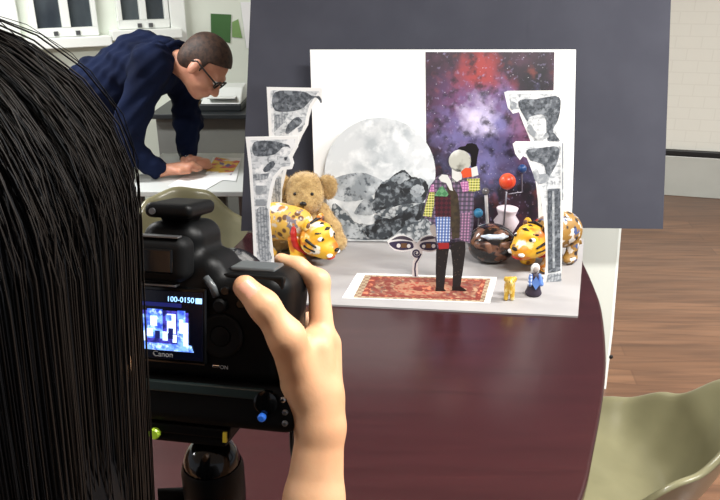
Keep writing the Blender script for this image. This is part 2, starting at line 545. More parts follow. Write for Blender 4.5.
# grey card base of the set
ZB = ZT+.006
base = [G(578,316,ZB), G(584,239,ZB), G(256,233,ZB), G(256,301,ZB)]
base[2] = V((base[2].x, min(base[2].y, 2.42), ZB))
tag(MB().prism(base, V((0,0,-.0055))).build('base_board', m_basegrey), 'large grey card sheet lying on the mahogany table as the stage floor', 'board')

# black boards leaning behind; unseen tops extended to block lamp glare on the table
BC = Card((240, 231), (663, 229), ZT+.001, 15)
def big_board(label, px, off):
    t = tag(cut('foam_board', px, BC, m_boardgrey, None, off, .006), label, 'board', 'black foam boards behind the set')
    return t
big_board('broad black foam board leaning behind the white backdrop, reaching to the left', [(257,-150),(536,-150),(524.5,60),(522,226),(241,231)], .012)
big_board('narrower black foam board overlapped behind the broad one, sticking out at right', [(500,-150),(676,-150),(671,0),(663,229),(500,227)], .003)

# white foam panel leaning behind the table end
WC = Card((330, 389), (606, 389), .001, 15)
wp = thing('white_panel', 'white foam panel leaning behind the far right end of the mahogany table', 'board', tuple((WC.A+WC.B)/2))
cut('sheet', [(330,389),(606,389),(613,330),(621.5,228),(634,0),(640,-90),(330,-90)], WC, m_laminate, wp, 0, .012)
cut('edge_tape', [(603.5,389),(606,389),(613,330),(621.5,228),(625,150),(622.5,150),(619,228),(610.5,330)], WC, m_trim, wp, .0008, .0007)
q_ = WC.pt(611, 357, .0)
MB().ball(tuple(q_), (.009,.006,.009), 12, 8).build('grommet', m_black, wp, smooth=True)

# desk of the man
dk = thing('work_desk', 'pale desk with papers on it that the man leans over', 'desk', (-.65, 3.15, 0))
MB().box((-.56, 3.17, ZT-.012), (.9, .66, .024)).build('desktop', m_desk, dk, bevel=.004)
MB().box((-.56, 3.47, ZT-.09), (.8, .02, .12)).build('apron', m_counter, dk)
for sx in (-.96, -.60):
    for sy in (2.9, 3.44):
        MB().box((sx if sx < -1 else sx, sy, (ZT-.024)/2), (.045, .045, ZT-.024)).build('leg', m_metal, dk, bevel=.004)
for sy in (2.9, 3.44):
    MB().box((-.16, sy, (ZT-.024)/2), (.045, .045, ZT-.024)).build('leg', m_metal, dk, bevel=.004)

m_print = mat('colour_print', (240, 200, 70), .6, tex=[nz((16,16,16), (214, 92, 84), .48, .56), nz((13,15,9), (238, 236, 236), .55, .62), nz((22,12,10), (120, 96, 150), .6, .66)])
def sheet(name, label, px, z, mt, cat='paper', group=None):
    pts = [G(p[0], p[1], z) for p in px]
    return tag(MB().prism(pts, V((0,0,-.0012))).build(name, mt), label, cat, group)
sheet('paper_sheet', 'white paper sheet lying under the man\'s hands on the desk', [(168,186),(205,190),(226,178),(188,173)], ZT+.0025, m_paper)
sheet('paper_sheet', 'white paper sheet at the right end of the desk beside the black board', [(204,178),(236,181),(241,158),(213,157)], ZT+.004, m_paper)
sheet('colour_printout', 'yellow and pink colour printout lying before the man\'s hand', [(206,171),(231,175),(240,161),(216,157)], ZT+.0056, m_print, 'printout')

# counter by the wall with a printer
cn = thing('wall_counter', 'grey counter with a dark worktop standing against the left wall', 'counter')
ZC = .85
ca = G(196, 112, ZC); y_c = 3.98
cn.location = (-.75, 4.2, 0)
MB().box((-.62, y_c+.22, .41), (1.1, .4, .82)).build('body', m_counter, cn)
MB().box((-.62, y_c+.2, ZC-.014), (1.14, .46, .028)).build('worktop', m_dkedge, cn, bevel=.004)
m_prn = mat('printer_white', (212, 216, 212), .4)
pc = PY(224, 109, 4.14); 
pr = thing('printer', 'low white printer with a dark base on the grey counter', 'printer', (pc.x, 4.16, ZC+.001))
MB().box((0, 0, .02), (.24, .26, .038)).build('base', m_dkedge, pr, world=False, bevel=.006)
MB().hexa([V((-.115,-.125,.04)),V((.12,-.125,.04)),V((.12,.125,.04)),V((-.115,.125,.04))],[V((-.08,-.02,.12)),V((.12,-.02,.12)),V((.12,.125,.125)),V((-.1,.125,.125))]).build('housing', m_prn, pr, world=False, bevel=.008)
MB().box((.01, -.1, .075), (.16, .07, .008)).build('output_tray', m_prn, pr, world=False, bevel=.003)
pb = PY(203, 108, 4.1)
bt = thing('jar', 'small brown jar with a pale lid at the left of the printer', 'jar', (pr.location.x-.15, 4.12, ZC+.001))
MB().lathe([(.02,0),(.024,.01),(.024,.05),(.016,.06)], n=16).build('body', mat('brown_glass', (96,78,54), .25), bt, world=False, smooth=True)
MB().lathe([(.018,.0605),(.018,.078),(.012,.08)], n=16).build('lid', m_prn, bt, world=False)

# ------------------------------------------------------------------ shell chairs
def shell_chair(label, loc, rz):
    """fibreglass armchair: faces its local -x"""
    t = thing('shell_chair', label, 'chair', loc, (0, 0, rz), 'olive shell chairs')
    NA, NR = 72, 14
    def rim(phi):       # phi=0 front, pi = back
        a = abs((phi+PI) % (2*PI)-PI)
        key = [(0, .235, .425), (.5, .262, .435), (.95, .285, .455), (1.35, .275, .485), (1.8, .272, .55), (2.3, .285, .67), (2.75, .285, .775), (PI, .275, .80)]
        for (a0, r0, z0), (a1, r1, z1) in zip(key, key[1:]):
            if a <= a1+1e-6:
                f = (a-a0)/(a1-a0); f = f*f*(3-2*f)
                return r0+(r1-r0)*f, z0+(z1-z0)*f
        return key[-1][1:]
    def surf(k, j):
        phi = 2*PI*k/NA; R, z = rim(phi)
        s = j/NR
        if s <= 1:
            zz = .41+(z-.41)*(s**3.4) - .012*math.sin(PI*s)
            rr = R*(s**.8)
        return V((-math.cos(phi)*rr*(1.0), math.sin(phi)*rr, zz))
    mb = MB(); mb.smooth = True
    rings = [[surf(k, j) for k in range(NA)] for j in range(1, NR+1)]
    # rolled lip
    lip = []
    for k in range(NA):
        d = V((rings[-1][k].x, rings[-1][k].y, 0)).normalized()
        lip.append(rings[-1][k]+d*.014+V((0,0,.003)))
    lip2 = [p+V((p.x,p.y,0)).normalized()*.008-V((0,0,.008)) for p in lip]
    rings += [lip, lip2]
    vs = [V((0,0,.41))]+[p for r in rings for p in r]
    fs = [(0, 1+k, 1+(k+1) % NA) for k in range(NA)]
    for j in range(len(rings)-1):
        for k in range(NA):
            a = 1+j*NA+k; b = 1+j*NA+(k+1) % NA
            fs.append((a, a+NA, b+NA, b))
    mb.add(vs, fs)
    o = mb.build('shell', m_olive, t, world=False)
    so = o.modifiers.new('thickness', 'SOLIDIFY'); so.thickness = .006; so.offset = -1
    ss = o.modifiers.new('soft', 'SUBSURF'); ss.levels = 1; ss.render_levels = 1
    for sx, sy in ((-1,-1),(-1,1),(1,-1),(1,1)):
        MB().lathe([(.02,0),(.02,.02)], (sx*.1, sy*.12, .378), 14).build('shock_mount', m_black, t, world=False)
        MB().tube([(sx*.1, sy*.12, .376), (sx*.17, sy*.2, .2), (sx*.22, sy*.25, .008)], .0075, 10).build('leg', m_chrome, t, world=False, smooth=True)
    MB().tube([(-.1,-.12,.37),(.1,.12,.37)], .006).tube([(.1,-.12,.37),(-.1,.12,.37)], .006).build('cross_brace', m_chrome, t, world=False)
    return t
shell_chair('olive shell chair pushed against the right side of the mahogany table', (.63, 1.425, 0), rad(-36))
shell_chair('olive shell chair standing behind the camera, near the pale desk', (-.60, 2.46, 0), rad(120))
# ------------------------------------------------------------------ the paper stage set
m_plain = m_white
Z0 = ZB+.0005
BD = Card((318, 239), (571, 243), Z0, 13)
bt_ = thing('white_backdrop', 'large white card backdrop with a nebula print leaning on the black boards', 'backdrop', tuple((BD.A+BD.B)/2))
cut('sheet', [(310,49.5),(576,49.5),(574,150),(571,243),(316,239)], BD, m_white, bt_, 0, .004)
def lc(card_or_obj, px, py, card, off=0):
    return tuple(card.pt(px, py, off)-wloc(card_or_obj))
m_neb = mat('nebula_print', (18, 14, 24), .45, tex=[
    nz((9,9,9), (70, 40, 60), .42, .62, .9, 6), nz((22,22,22), (120, 56, 50), .58, .72, .7, 6),
    dict(k='blob', c=lc(bt_,483,92,BD), rad=.13, ns=14, lo=1.75, hi=1.1, c2=(148,58,58), amt=.9),
    dict(k='blob', c=lc(bt_,468,108,BD), rad=.15, ns=9, lo=2.0, hi=1.1, c2=(104,66,112), amt=.85),
    dict(k='blob', c=lc(bt_,490,140,BD), rad=.20, ns=18, lo=1.85, hi=1.0, c2=(116,112,166), amt=.9),
    dict(k='blob', c=lc(bt_,478,118,BD), rad=.085, ns=24, lo=1.75, hi=.9, c2=(212,202,232)),
    dict(k='blob', c=lc(bt_,530,135,BD), rad=.09, ns=16, lo=2.0, hi=1.1, c2=(132,76,104), amt=.8),
    dict(k='blob', c=lc(bt_,478,68,BD), rad=.09, ns=22, lo=1.8, hi=1.0, c2=(156,54,54)),
    nz((30,30,30), (30, 20, 36), .5, .66, .85, 7), nz((70,70,70), (150, 140, 176), .6, .74, .6, 5),
    vo((60,60,60), (230, 226, 234), .10, .04, .8)])
cut('nebula_print', [(425.5,52),(554.5,52),(552.5,150),(551,240),(427,240)], BD, m_neb, bt_, .001, .0009)
m_flame = mat('tiny_star', (255, 196, 110), .5)

# moon landscape
DC = Card((326, 240), (440, 241.5), Z0, 13)
DCo = .018
m_moon = mat('grey_moon_print', (208, 212, 214), .6, tex=[nz((13,13,13), (176, 183, 187), .45, .62, 1, 7), nz((22,22,22), (232,235,236), .5, .68, 1, 6)])
m_mid = mat('grey_hill_print', (134, 141, 146), .6, tex=[nz((26,26,18), (186, 192, 196), .42, .62, 1, 7), nz((60,60,60), (72, 79, 86), .54, .66, 1, 6)])
m_rock = mat('dark_rock_print', (46, 52, 58), .6, tex=[nz((48,48,48), (128, 136, 142), .48, .62, 1, 7), nz((30,30,30), (18, 21, 26), .5, .58, 1, 6)])
m_shore = mat('pebble_print', (176, 181, 184), .6, tex=[vo((70,70,70), (74, 82, 88), .35, .55), nz((18,18,18), (204,208,210), .5, .64), nz((60,60,60), (110,116,120), .55, .66)])
ld = thing('landscape_cutout', 'round topped grey moon and mountain print standing before the white backdrop', 'cutout', tuple((DC.A+DC.B)/2))
def z8(l): return [(310+x/3.7, 110+y/3.7) for x, y in l]
arc = [(380+55.5*math.cos(a), 173-55.5*math.sin(a)) for a in [rad(d) for d in range(-8, 189, 7)]]
cut('moon_print', arc+[(327,205),(331,240.5),(436,242),(436,200)], DC, m_moon, ld, DCo, .003)
def jag(px, amp, seed, n=5):
    rn = random.Random(seed); q = spline([(p[0],p[1],0) for p in px], n)
    return [(p.x+rn.uniform(-amp,amp), p.y+rn.uniform(-amp,amp)) for p in q]
def lay(name, l, mt, i): return cut(name, jag(z8(l), .55 if i > 2 else .35, i, 7), DC, mt, ld, DCo+.0004*i, .0003)
lay('far_hill', [(60,300),(75,262),(130,240),(190,232),(240,247),(275,272),(240,310),(180,335),(110,335)], m_mid, 1)
lay('shore', [(90,345),(150,395),(230,425),(310,385),(450,350),(455,470),(300,480),(100,470),(82,400)], m_shore, 2)
lay('pale_rock', [(165,378),(215,318),(240,340),(242,380),(205,388)], m_mid, 3)
lay('dark_rock', [(233,345),(245,300),(265,270),(300,250),(318,235),(350,222),(375,245),(420,258),(440,290),(428,330),(400,350),(330,352),(280,372),(240,375)], m_rock, 4)
lay('pale_ledge', [(245,375),(300,362),(380,345),(430,350),(400,372),(330,385),(300,398),(262,392)], m_shore, 5)
lay('snow_fleck', [(318,240),(350,232),(368,250),(352,262),(330,275),(322,258)], m_mid, 5)
lay('snow_fleck', [(372,290),(402,276),(424,296),(404,322),(380,318)], m_mid, 5)
lay('dark_shore', [(205,430),(238,418),(240,388),(300,402),(340,375),(410,345),(440,352),(445,385),(390,415),(340,440),(280,478),(215,470),(190,445)], m_rock, 6)
lay('pebble_bank', [(86,400),(130,410),(190,440),(205,470),(130,474),(92,462)], m_mid, 6)
lay('foam', [(120,352),(165,385),(215,400),(236,392),(205,420),(165,412)], m_moon, 6)

# columns
m_cgrey = mat('engraved_grey', (100, 105, 112), .6, tex=[nz((110,110,110), (64, 70, 76), .44, .58, 1, 7), nz((60,60,60), (140,146,152), .52, .64, 1, 6)])
m_clight = mat('engraved_pale', (180, 184, 188), .6, tex=[wv((34,1,1), (120,126,132), .6, .85, .8), nz((90,90,130), (112, 118, 124), .45, .62, 1, 6)])
m_cmid = mat('engraved_mid', (168, 173, 178), .6, tex=[wv((120,1,1), (120,126,132), .4, .7), nz((50,50,50), (206,210,212), .5, .68)])
def z1(l): return [(240+x/5.556, 80+y/5.556) for x, y in l]
def z2(l): return [(240+x/4.76, 160+y/4.76) for x, y in l]
def z3(l): return [(500+x/5, 80+y/5) for x, y in l]
def z4(l): return [(500+x/3.57, 170+y/3.57) for x, y in l]
m_cpale = mat('engraved_white', (214, 217, 219), .6, tex=[nz((45,45,110), (160,166,171), .5, .62, .9, 6), nz((130,130,60), (120,126,132), .58, .68, .8, 5), nz((30,30,30), (244,245,245), .5, .6)])
def inset(px, d):
    ar = sum(px[i-1][0]*px[i][1]-px[i][0]*px[i-1][1] for i in range(len(px)))
    sg = 1 if ar > 0 else -1; out = []; n = len(px)
    for i in range(n):
        (ax, ay), (bx_, by_), (cx, cy) = px[i-1], px[i], px[(i+1) % n]
        n1 = V((-(by_-ay), bx_-ax)).normalized(); n2 = V((-(cy-by_), cx-bx_)).normalized()
        m = n1+n2; L = max(m.length, .6); m = m/L; k = d/max(m.dot(n1), .55)
        out.append((bx_+sg*m.x*k, by_+sg*m.y*k))
    return out
def column(label, card, outline, layers):
    t = thing('column_cutout', label, 'cutout', tuple((card.A+card.B)/2), None, 'ruined column cutouts')
    cut('card', outline, card, m_white, t, 0, .003)
    cut('engraving', inset(outline, 3.2), card, m_cpale, t, .0003, .0002)
    for i, (nm, l, mt) in enumerate(layers):
        cut(nm, jag(l, .22, i, 4) if len(l) > 4 else l, card, mt, t, .0004*(i+2), .0003)
    # folded foot behind that keeps it upright
    a, b = card.A, card.B
    w = V((-card.u.y, card.u.x, 0))
    m = (a+b)/2; hw = (b-a).length*.3
    q = [m-card.u*hw+w*.006, m+card.u*hw+w*.006, m+card.u*hw+w*.05, m-card.u*hw+w*.05]
    MB().prism(q, V((0,0,.002))).build('foot_tab', m_white, t)
    return t
LF = Card((254, 266), (275, 267), Z0, 4)
column('front left column cutout, the taller shaft standing beside the yellow toy tiger', LF,
  [(245.5,137),(298.5,136),(298,147),(292,156),(294,163),(292,169),(283,170),(276,178),(273,188),(270.5,202),(269.5,214),(271,232),(273,250),(275,267),(254,266),(252,215),(249,168)],
  [('entablature_print', z1([(78,345),(185,340),(240,352),(270,362),(280,382),(268,372),(240,372),(215,395),(175,418),(80,420)]), m_cgrey),
   ('bracket_print', z1([(128,498),(150,470),(180,450),(195,470),(168,500),(140,512)]), m_cgrey),
   ('frieze_print', z2([(62,70),(140,62),(130,90),(64,98)]), m_clight),
   ('window_print', z2([(74,122),(128,122),(126,160),(74,164)]), m_cmid),
   ('band_print', z2([(74,188),(126,186),(124,216),(76,218)]), m_cmid),
   ('volute_print', z1([(245,430),(265,425),(262,440),(250,450)]), m_cgrey),
   ('shaft_print', z2([(80,235),(132,232),(138,340),(142,430),(150,470),(98,470),(84,330)]), m_clight)])
LB = Card((262, 251), (281, 252), Z0, 4)
column('rear left column cutout standing behind the shorter one and the teddy bear', LB,
  [(266.6,87),(322,88),(322,101.6),(318.5,97),(312,107),(309,118),(308,125),(302,136),(296,150),(287,168),(282,190),(281,252),(262,251),(264,170),(269,137)],
  [('entablature_print', z1([(193,68),(350,65),(400,88),(440,90),(456,120),(446,126),(430,100),(400,105),(330,165),(195,170)]), m_cgrey),
   ('bracket_print', z1([(253,292),(265,250),(315,205),(345,235),(300,275),(270,297)]), m_cgrey),
   ('frieze_print', z1([(190,195),(270,185),(240,240),(190,290)]), m_clight),
   ('lower_bracket_print', z1([(320,270),(350,250),(345,280),(325,292)]), m_clight),
   ('shaft_print', [(275,180),(281,178),(279.5,245),(274,245)], m_clight)])
RF = Card((543, 282), (561, 281), Z0, 3)
column('front right column cutout with a grey fluted shaft, nearest the right edge of the base', RF,
  [(513,144),(516,141.5),(564,142),(564,200),(562.5,240),(561,281),(543,282),(545,274),(546,262),(545.7,240),(543.4,212),(539,187),(533,173),(527,158),(523,156),(520,160),(515.5,154)],
  [('entablature_print', z3([(132,352),(200,340),(290,335),(290,400),(272,440),(255,470),(235,490),(222,430),(180,410),(150,400)]), m_cgrey),
   ('capital_print', z3([(165,455),(185,445),(200,470),(235,470),(245,500),(200,520),(175,500)]), m_cmid),
   ('shaft_print', z4([(170,68),(216,66),(216,360),(172,368)]), m_cgrey),
   ('flute_print', z4([(186,75),(194,75),(196,350),(188,350)]), m_cmid),
   ('base_print', z4([(170,374),(218,368),(220,398),(166,402)]), m_clight),
   ('edge_print', [(562,143),(563.6,143),(563.6,200),(562,200)], m_cmid)])
RB = Card((538, 258), (560, 258), Z0, 3)
column('rear right column cutout with a scrolled top standing behind the fluted one', RB,
  [(504.4,92.5),(508,91),(560,90.5),(560,150),(560,258),(540,258),(538,200),(531,142),(524,125),(519,112),(513,113.6),(508,108)],
  [('entablature_print', z3([(90,108),(180,95),(295,85),(295,185),(268,240),(268,262),(300,305),(238,302),(222,180),(150,185),(135,205)]), m_cgrey),
   ('scroll_print', z3([(135,240),(150,222),(172,250),(205,290),(232,262),(242,285),(200,300),(150,272)]), m_cmid),
   ('volute_print', z3([(52,120),(65,108),(84,118),(78,140),(62,150),(52,138)]), m_cmid)])

# rug
m_rug = mat('rug_print', (122, 64, 50), .7, tex=[nz((55,55,55), (172, 140, 110), .46, .56, .9, 3), vo((46,30,46), (118, 42, 36), .28, .5, .7), nz((80,80,80), (78, 84, 80), .6, .68, .7)])
m_rugb = mat('rug_border_print', (166, 148, 120), .7, tex=[ck((90,90,1), (120, 84, 70), .7)])
m_rugr = mat('rug_red_print', (124, 50, 40), .7, tex=[nz((70,70,70), (196,120,88), .52, .64)])
rg = thing('paper_rug', 'small printed red carpet with white paper margins lying on the grey base', 'rug', tuple(G(422,288,Z0)))
def flat(name, px, z, mt, par, sm=0):
    pts = [V((p[0],p[1],0)) for p in px]
    if sm: pts = spline(pts, sm)
    MB().prism([G(p.x,p.y,z) for p in pts], V((0,0,-.0004))).build(name, mt, par)
flat('sheet', [(357,273),(497,277),(490,303),(342,298)], Z0+.0006, m_white, rg)
flat('border', [(365,275),(491,278.5),(484,302),(353,297.5)], Z0+.0011, m_rugb, rg)
flat('red_field', [(371,276.5),(486,279.7),(480,300),(361,296)], Z0+.0016, m_rugr, rg)
flat('field', [(377,278),(481,281),(475,298.4),(368,294.6)], Z0+.0021, m_rug, rg)
m_med = mat('rug_medallion_print', (164, 118, 92), .7, tex=[nz((90,90,90), (150,60,46), .5, .6)])
flat('medallion', circ(423,288.3,30,24,6.5), Z0+.0026, m_med, rg)
flat('medallion_heart', circ(423,288.3,11,18,2.8), Z0+.0031, m_rugr, rg)

# the eyes on a stem
EC = Card((411, 277.3), (420, 277.5), Z0+.002, 2)
def zE(l): return [(380+x/8.33, 225+y/8.33) for x, y in l]
m_ink = mat('violet_ink', (62, 56, 84), .6)
m_iris = mat('brown_iris_print', (120, 88, 58), .6)
m_brow = mat('grey_brow_print', (84, 80, 92), .6)
ey = thing('eyes_cutout', 'paper cutout of two painted eyes above a spiral nose, standing on the rug', 'cutout', tuple((EC.A+EC.B)/2))
cut('card', zE([(60,135),(90,110),(140,82),(200,82),(260,108),(290,135),(300,150),(318,140),(340,108),(390,85),(450,82),(478,105),(492,140),(496,185),(470,215),(410,226),(355,215),(352,240),(338,275),(315,310),(318,420),(330,434),(268,434),(272,310),(285,280),(258,250),(258,216),(190,222),(120,212),(80,180)]), EC, m_white, ey, 0, .002)
def eE(nm, l, mt, i, sm=3): cut(nm, zE(l), EC, mt, ey, .0005*i, .0004, sm)
eE('eye_outline', [(75,152),(110,140),(180,133),(260,142),(279,172),(270,195),(190,210),(130,200),(95,178)], m_ink, 1)
eE('eye_outline', [(330,172),(350,148),(400,140),(468,145),(482,180),(460,205),(410,213),(350,200)], m_ink, 1)
for c, r in (((155,172),17),((240,175),16),((364,178),14),((446,175),16)):
    eE('eye_white', circ(c[0],c[1],r,14,r*1.05), m_white, 2, 0)
eE('iris', [(176,152),(224,152),(224,190),(176,190)], m_iris, 2, 0)
eE('iris', [(384,155),(424,155),(424,192),(384,192)], m_iris, 2, 0)
eE('brow', [(95,126),(150,96),(210,94),(262,118),(272,134),(210,122),(150,118)], m_brow, 1)
eE('brow', [(333,136),(355,112),(395,96),(452,95),(456,112),(400,122),(350,134)], m_brow, 1)
sp = []
for i in range(40):
    a = rad(90)+i/39*rad(620); r = 8+i/39*30
    sp.append((304+r*math.cos(a), 234-r*math.sin(a)*.95))
sp = sp[:]+[(318,285),(296,320),(290,370),(296,430)]
# drawn as a flat ribbon
def ribbon(pts, w):
    L, R = [], []
    for i, p in enumerate(pts):
        a = pts[max(i-1,0)]; b = pts[min(i+1,len(pts)-1)]
        dx, dy = b[0]-a[0], b[1]-a[1]; l = math.hypot(dx,dy) or 1
        L.append((p[0]-dy/l*w, p[1]+dx/l*w)); R.append((p[0]+dy/l*w, p[1]-dx/l*w))
    return L, R
L_, R_ = ribbon(sp, 6.5)
mb = MB()
for i in range(len(sp)-1):
    q = [EC.pt(*p, .0006) for p in zE([L_[i], L_[i+1], R_[i+1], R_[i]])]
    mb.prism(q, -EC.n*.0004)
mb.build('spiral_nose', m_ink, ey)

# the tall collage figure
HC = Card((436, 291), (467, 291), Z0+.003, 3)
fg = thing('collage_figure', 'paper cutout figure in patchwork plaid coat, top hat and dark trousers standing on the rug', 'cutout', tuple((HC.A+HC.B)/2))
def plaid(n, a, b, c, s=90):
    return mat(n, a, .7, tex=[wv((s*.28,1,1), b, .55, .7, .85), wv((1,1,s*.28), c, .6, .75, .8, 'Z')])
m_coat = plaid('purple_plaid', (92,84,104), (150,120,150), (64,58,70))
m_ylw = plaid('yellow_plaid', (190,190,80), (70,84,50), (236,230,160), 150)
m_pnk = plaid('pink_plaid', (198,120,170), (230,180,214), (150,84,140), 150)
m_blu = plaid('blue_plaid', (92,126,190), (226,232,240), (60,84,150), 130)
m_mar = mat('maroon_diamond', (82,30,42), .7, tex=[ck((110,1,110), (48,22,32), .9, (0,rad(45),0))])
m_grn = mat('green_diamond', (74,132,88), .7, tex=[ck((90,1,90), (120,176,130), .7, (0,rad(45),0))])
m_olv = mat('brown_lapel', (72,60,42), .7, tex=[nz((60,60,60), (52,42,32))])
m_trs = mat('dark_dotted_trousers', (28,20,20), .85, tex=[vo((110,110,110), (90,74,60), .22, .12, .7)])
m_shirt = mat('white_shirt_print', (226,226,222), .6)
m_shoe = mat('black_shoe_print', (22,18,20), .4)
m_org = mat('orange_print', (226,86,44), .6)
m_skinp = mat('grey_hand_print', (164,154,148), .6)
m_red = mat('red_patch', (160,34,34), .7)
m_ball = mat('silver_sphere_print', (196,196,184), .5, tex=[nz((26,26,26), (122,120,108), .5, .66), nz((14,14,14), (238,238,232), .5, .62)])
def hc(nm, l, mt, i, sm=0): return cut(nm, l, HC, mt, fg, .0006*i, .0022 if i == 0 else .0005, sm)
trs = hc('trousers', [(436.5,244),(451,240),(465,240),(465.6,250),(463,270),(460,289),(452.5,289),(453,268),(451,250),(449,249),(446,270),(443.8,291.5),(436,291.5),(435.8,268)], m_trs, 0)
hc('shoe', [(435.5,287.5),(443.5,288),(446,291.5),(435.5,292)], m_shoe, 1)
hc('shoe', [(452,286.5),(460,286),(467,290.5),(464,291.5),(452,290.5)], m_shoe, 1)
hc('coat', [(422.5,216),(426,198),(430,186),(437,177),(442,174),(450,176),(457,182),(463,178),(472,176),(480,178),(480.5,190),(474,192),(473.5,225),(470,243),(460,241),(452,243),(450,249),(437.5,249),(434.5,236),(431,222)], m_coat, 0)
hc('sleeve_patch', [(423,216),(427,200),(431,188),(434.5,190),(434,205),(431.5,217)], m_ylw, 1)
hc('shoulder_patch', [(429,192),(431.5,185),(434,184),(434.5,192)], m_pnk, 2)
hc('sleeve_patch', [(467,179),(479.8,178.5),(480,190),(474,191.5),(468,191)], m_ylw, 1)
hc('chest_patch', [(460,182.5),(468,181),(469.4,190),(463,192.5)], m_pnk, 2)
hc('lapel', [(447,186),(451,184),(458,195),(460,215),(459.4,238),(452,239),(450.5,215)], m_olv, 1)
hc('vest', [(434.8,195),(450.5,195),(451,217),(435.5,217)], m_mar, 2)
hc('green_yoke', [(434.5,196),(439.5,187.5),(442.5,186),(448.5,194),(447,196.5)], m_grn, 3)
hc('shirt_front', [(438.5,178),(442,174.5),(447.5,175),(451,181),(453,191),(450,190),(446,183),(441,181.5)], m_shirt, 2)
hc('pocket_patch', [(435.3,217),(450.3,216.4),(449.8,242),(437,242.5)], m_blu, 2)
hc('red_patch', [(438,243),(449,243),(449,248.5),(439,249.3)], m_red, 2)
hc('coat_tail', [(460,214),(470.5,212),(470,242),(461,240)], plaid('mauve_plaid', (120,92,120), (206,150,186), (84,74,90), 130), 1)
hc('hand', [(430,226),(434,224),(437.5,229),(438.5,236),(434,237),(430.5,232)], m_skinp, 1)
hc('scarf', [(461,172),(465,168),(473,168),(472,176.5),(463,178)], m_org, 1)
hc('collar', [(471,168),(477,166),(478.5,175),(472,177)], m_shirt, 2)
hc('head', circ(460,161,11.2,28), m_ball, 0)
hc('hat', [(457,149),(460,146.8),(465.5,146),(467,143.6),(472,143),(476.5,144.5),(479,149.5),(477.5,157),(476.5,164),(472.5,161),(470,154),(464,150.5)], m_shoe, 1)
hc('hat', [(469,158),(476.5,156),(476.5,168),(472,170)], m_shoe, 0)
hc('neck', [(452,168),(462,170),(462,184),(452,182)], m_shirt, 0)

# planet model
PLY = G(508, 249, Z0)
og = thing('planet_model', 'model of coloured planet balls on thin rods behind the dark glossy dome', 'model', tuple(PLY))
m_rodw = mat('white_rod', (224,222,224), .5)
m_rod = mat('steel_rod', (120,118,128), .35, metal=.4)
def PP(px, py, dy=0): return PY(px, py, PLY.y+dy)
top = PP(507.4,181.4,-.012)
MB().ball(top, .0265, 24, 14).build('red_planet', mat('red_enamel', (216,62,36), .3, tex=[nz((30,30,12), (232,96,58))]), og, smooth=True)
MB().ball(PP(522.2,168.8,-.012), .0145, 20, 12).build('dark_blue_planet', mat('dark_blue_enamel', (34,66,116), .3), og, smooth=True)
MB().ball(PP(478.2,213), .0155, 20, 12).build('light_blue_planet', mat('light_blue_enamel', (62,142,186), .35), og, smooth=True)
MB().ball(PP(485.4,191.3), .0125, 20, 12).build('silver_planet', mat('grey_glass_ball', (120,118,122), .15, metal=.5), og, smooth=True)
b0 = V((top.x, top.y, Z0+.006))
MB().tube([b0, top], .003).build('rod', m_rod, og, smooth=True)
a1 = PP(522,172,-.012); a2 = PP(522,192,-.012); a3 = PP(508.6,194,-.012)
MB().tube([a1, a2, a3], .0024).build('rod', m_rod, og)
bl = PP(478.7,217); 
MB().tube([bl, V((bl.x, bl.y, Z0+.006))], .0024).build('rod', m_rod, og)
s1_ = PP(486,195); s2_ = PP(487.5,224); s3_ = PP(480,226); s4_ = V((s3_.x, s3_.y, Z0+.006))
MB().tube([s1_, s2_, s3_, s4_], .0055).build('bracket', m_rodw, og)
s5_ = PP(472.5,193); 
MB().tube([s5_, V((s5_.x, s5_.y, Z0+.006))], .0055).build('bracket', m_rodw, og)
MB().tube([V((s5_.x,s5_.y,Z0+.012)), V((s4_.x,s4_.y,Z0+.012)), V((b0.x,b0.y,Z0+.012))], .006).build('base_bar', m_rodw, og)
vz = lambda py: PP(508,py).z
MB().lathe([(.02,Z0+.001-PLY.z),(.022,vz(236)-PLY.z),(.03,vz(232)-PLY.z),(.042,vz(224)-PLY.z),(.028,vz(218)-PLY.z),(.034,vz(213)-PLY.z),(.036,vz(211)-PLY.z),(.03,vz(211)-PLY.z)], (PP(508,225).x, PLY.y+.03, PLY.z), 28).build('vase', mat('pinkish_white_glaze', (220,206,212), .4), og, smooth=True)

# dark dome
dm = G(493, 266, Z0)
do = thing('glossy_dome', 'round glossy black bowl shape with brown face like markings under the planet balls', 'ornament', (dm.x, dm.y+.045, Z0))
m_dome = mat('black_gloss', (22,17,18), .2, coat=.4, tex=[nz((22,22,30), (104,70,54), .54, .6, 1, 3)])
m_domeb = mat('brown_marking', (116,80,62), .4, tex=[nz((40,40,40), (50,32,28), .46, .58, 1, 4)])
blob('bowl', [ell((0,0,.062), (.074,.06,.062)), ell((0,0,.05),(.07,.056,.05))], .0025, .02, m_dome, do, world=False)
for sx in (-1, 1):
    blob('face_marking', [ell((sx*.026,-.051,.072),(.024,.010,.013)), ell((sx*.048,-.038,.07),(.016,.014,.013)), ell((sx*.014,-.057,.056),(.012,.006,.010))], .0022, .012, m_domeb, do, world=False)
blob('pale_band', [cone((-.04,-.034,.095),(-.02,-.046,.098),.005,.008), cone((-.02,-.046,.098),(.02,-.046,.098),.008,.008), cone((.02,-.046,.098),(.04,-.034,.095),.008,.005)], .002, .006, mat('pale_blue_enamel', (186,198,212), .25), do, world=False)

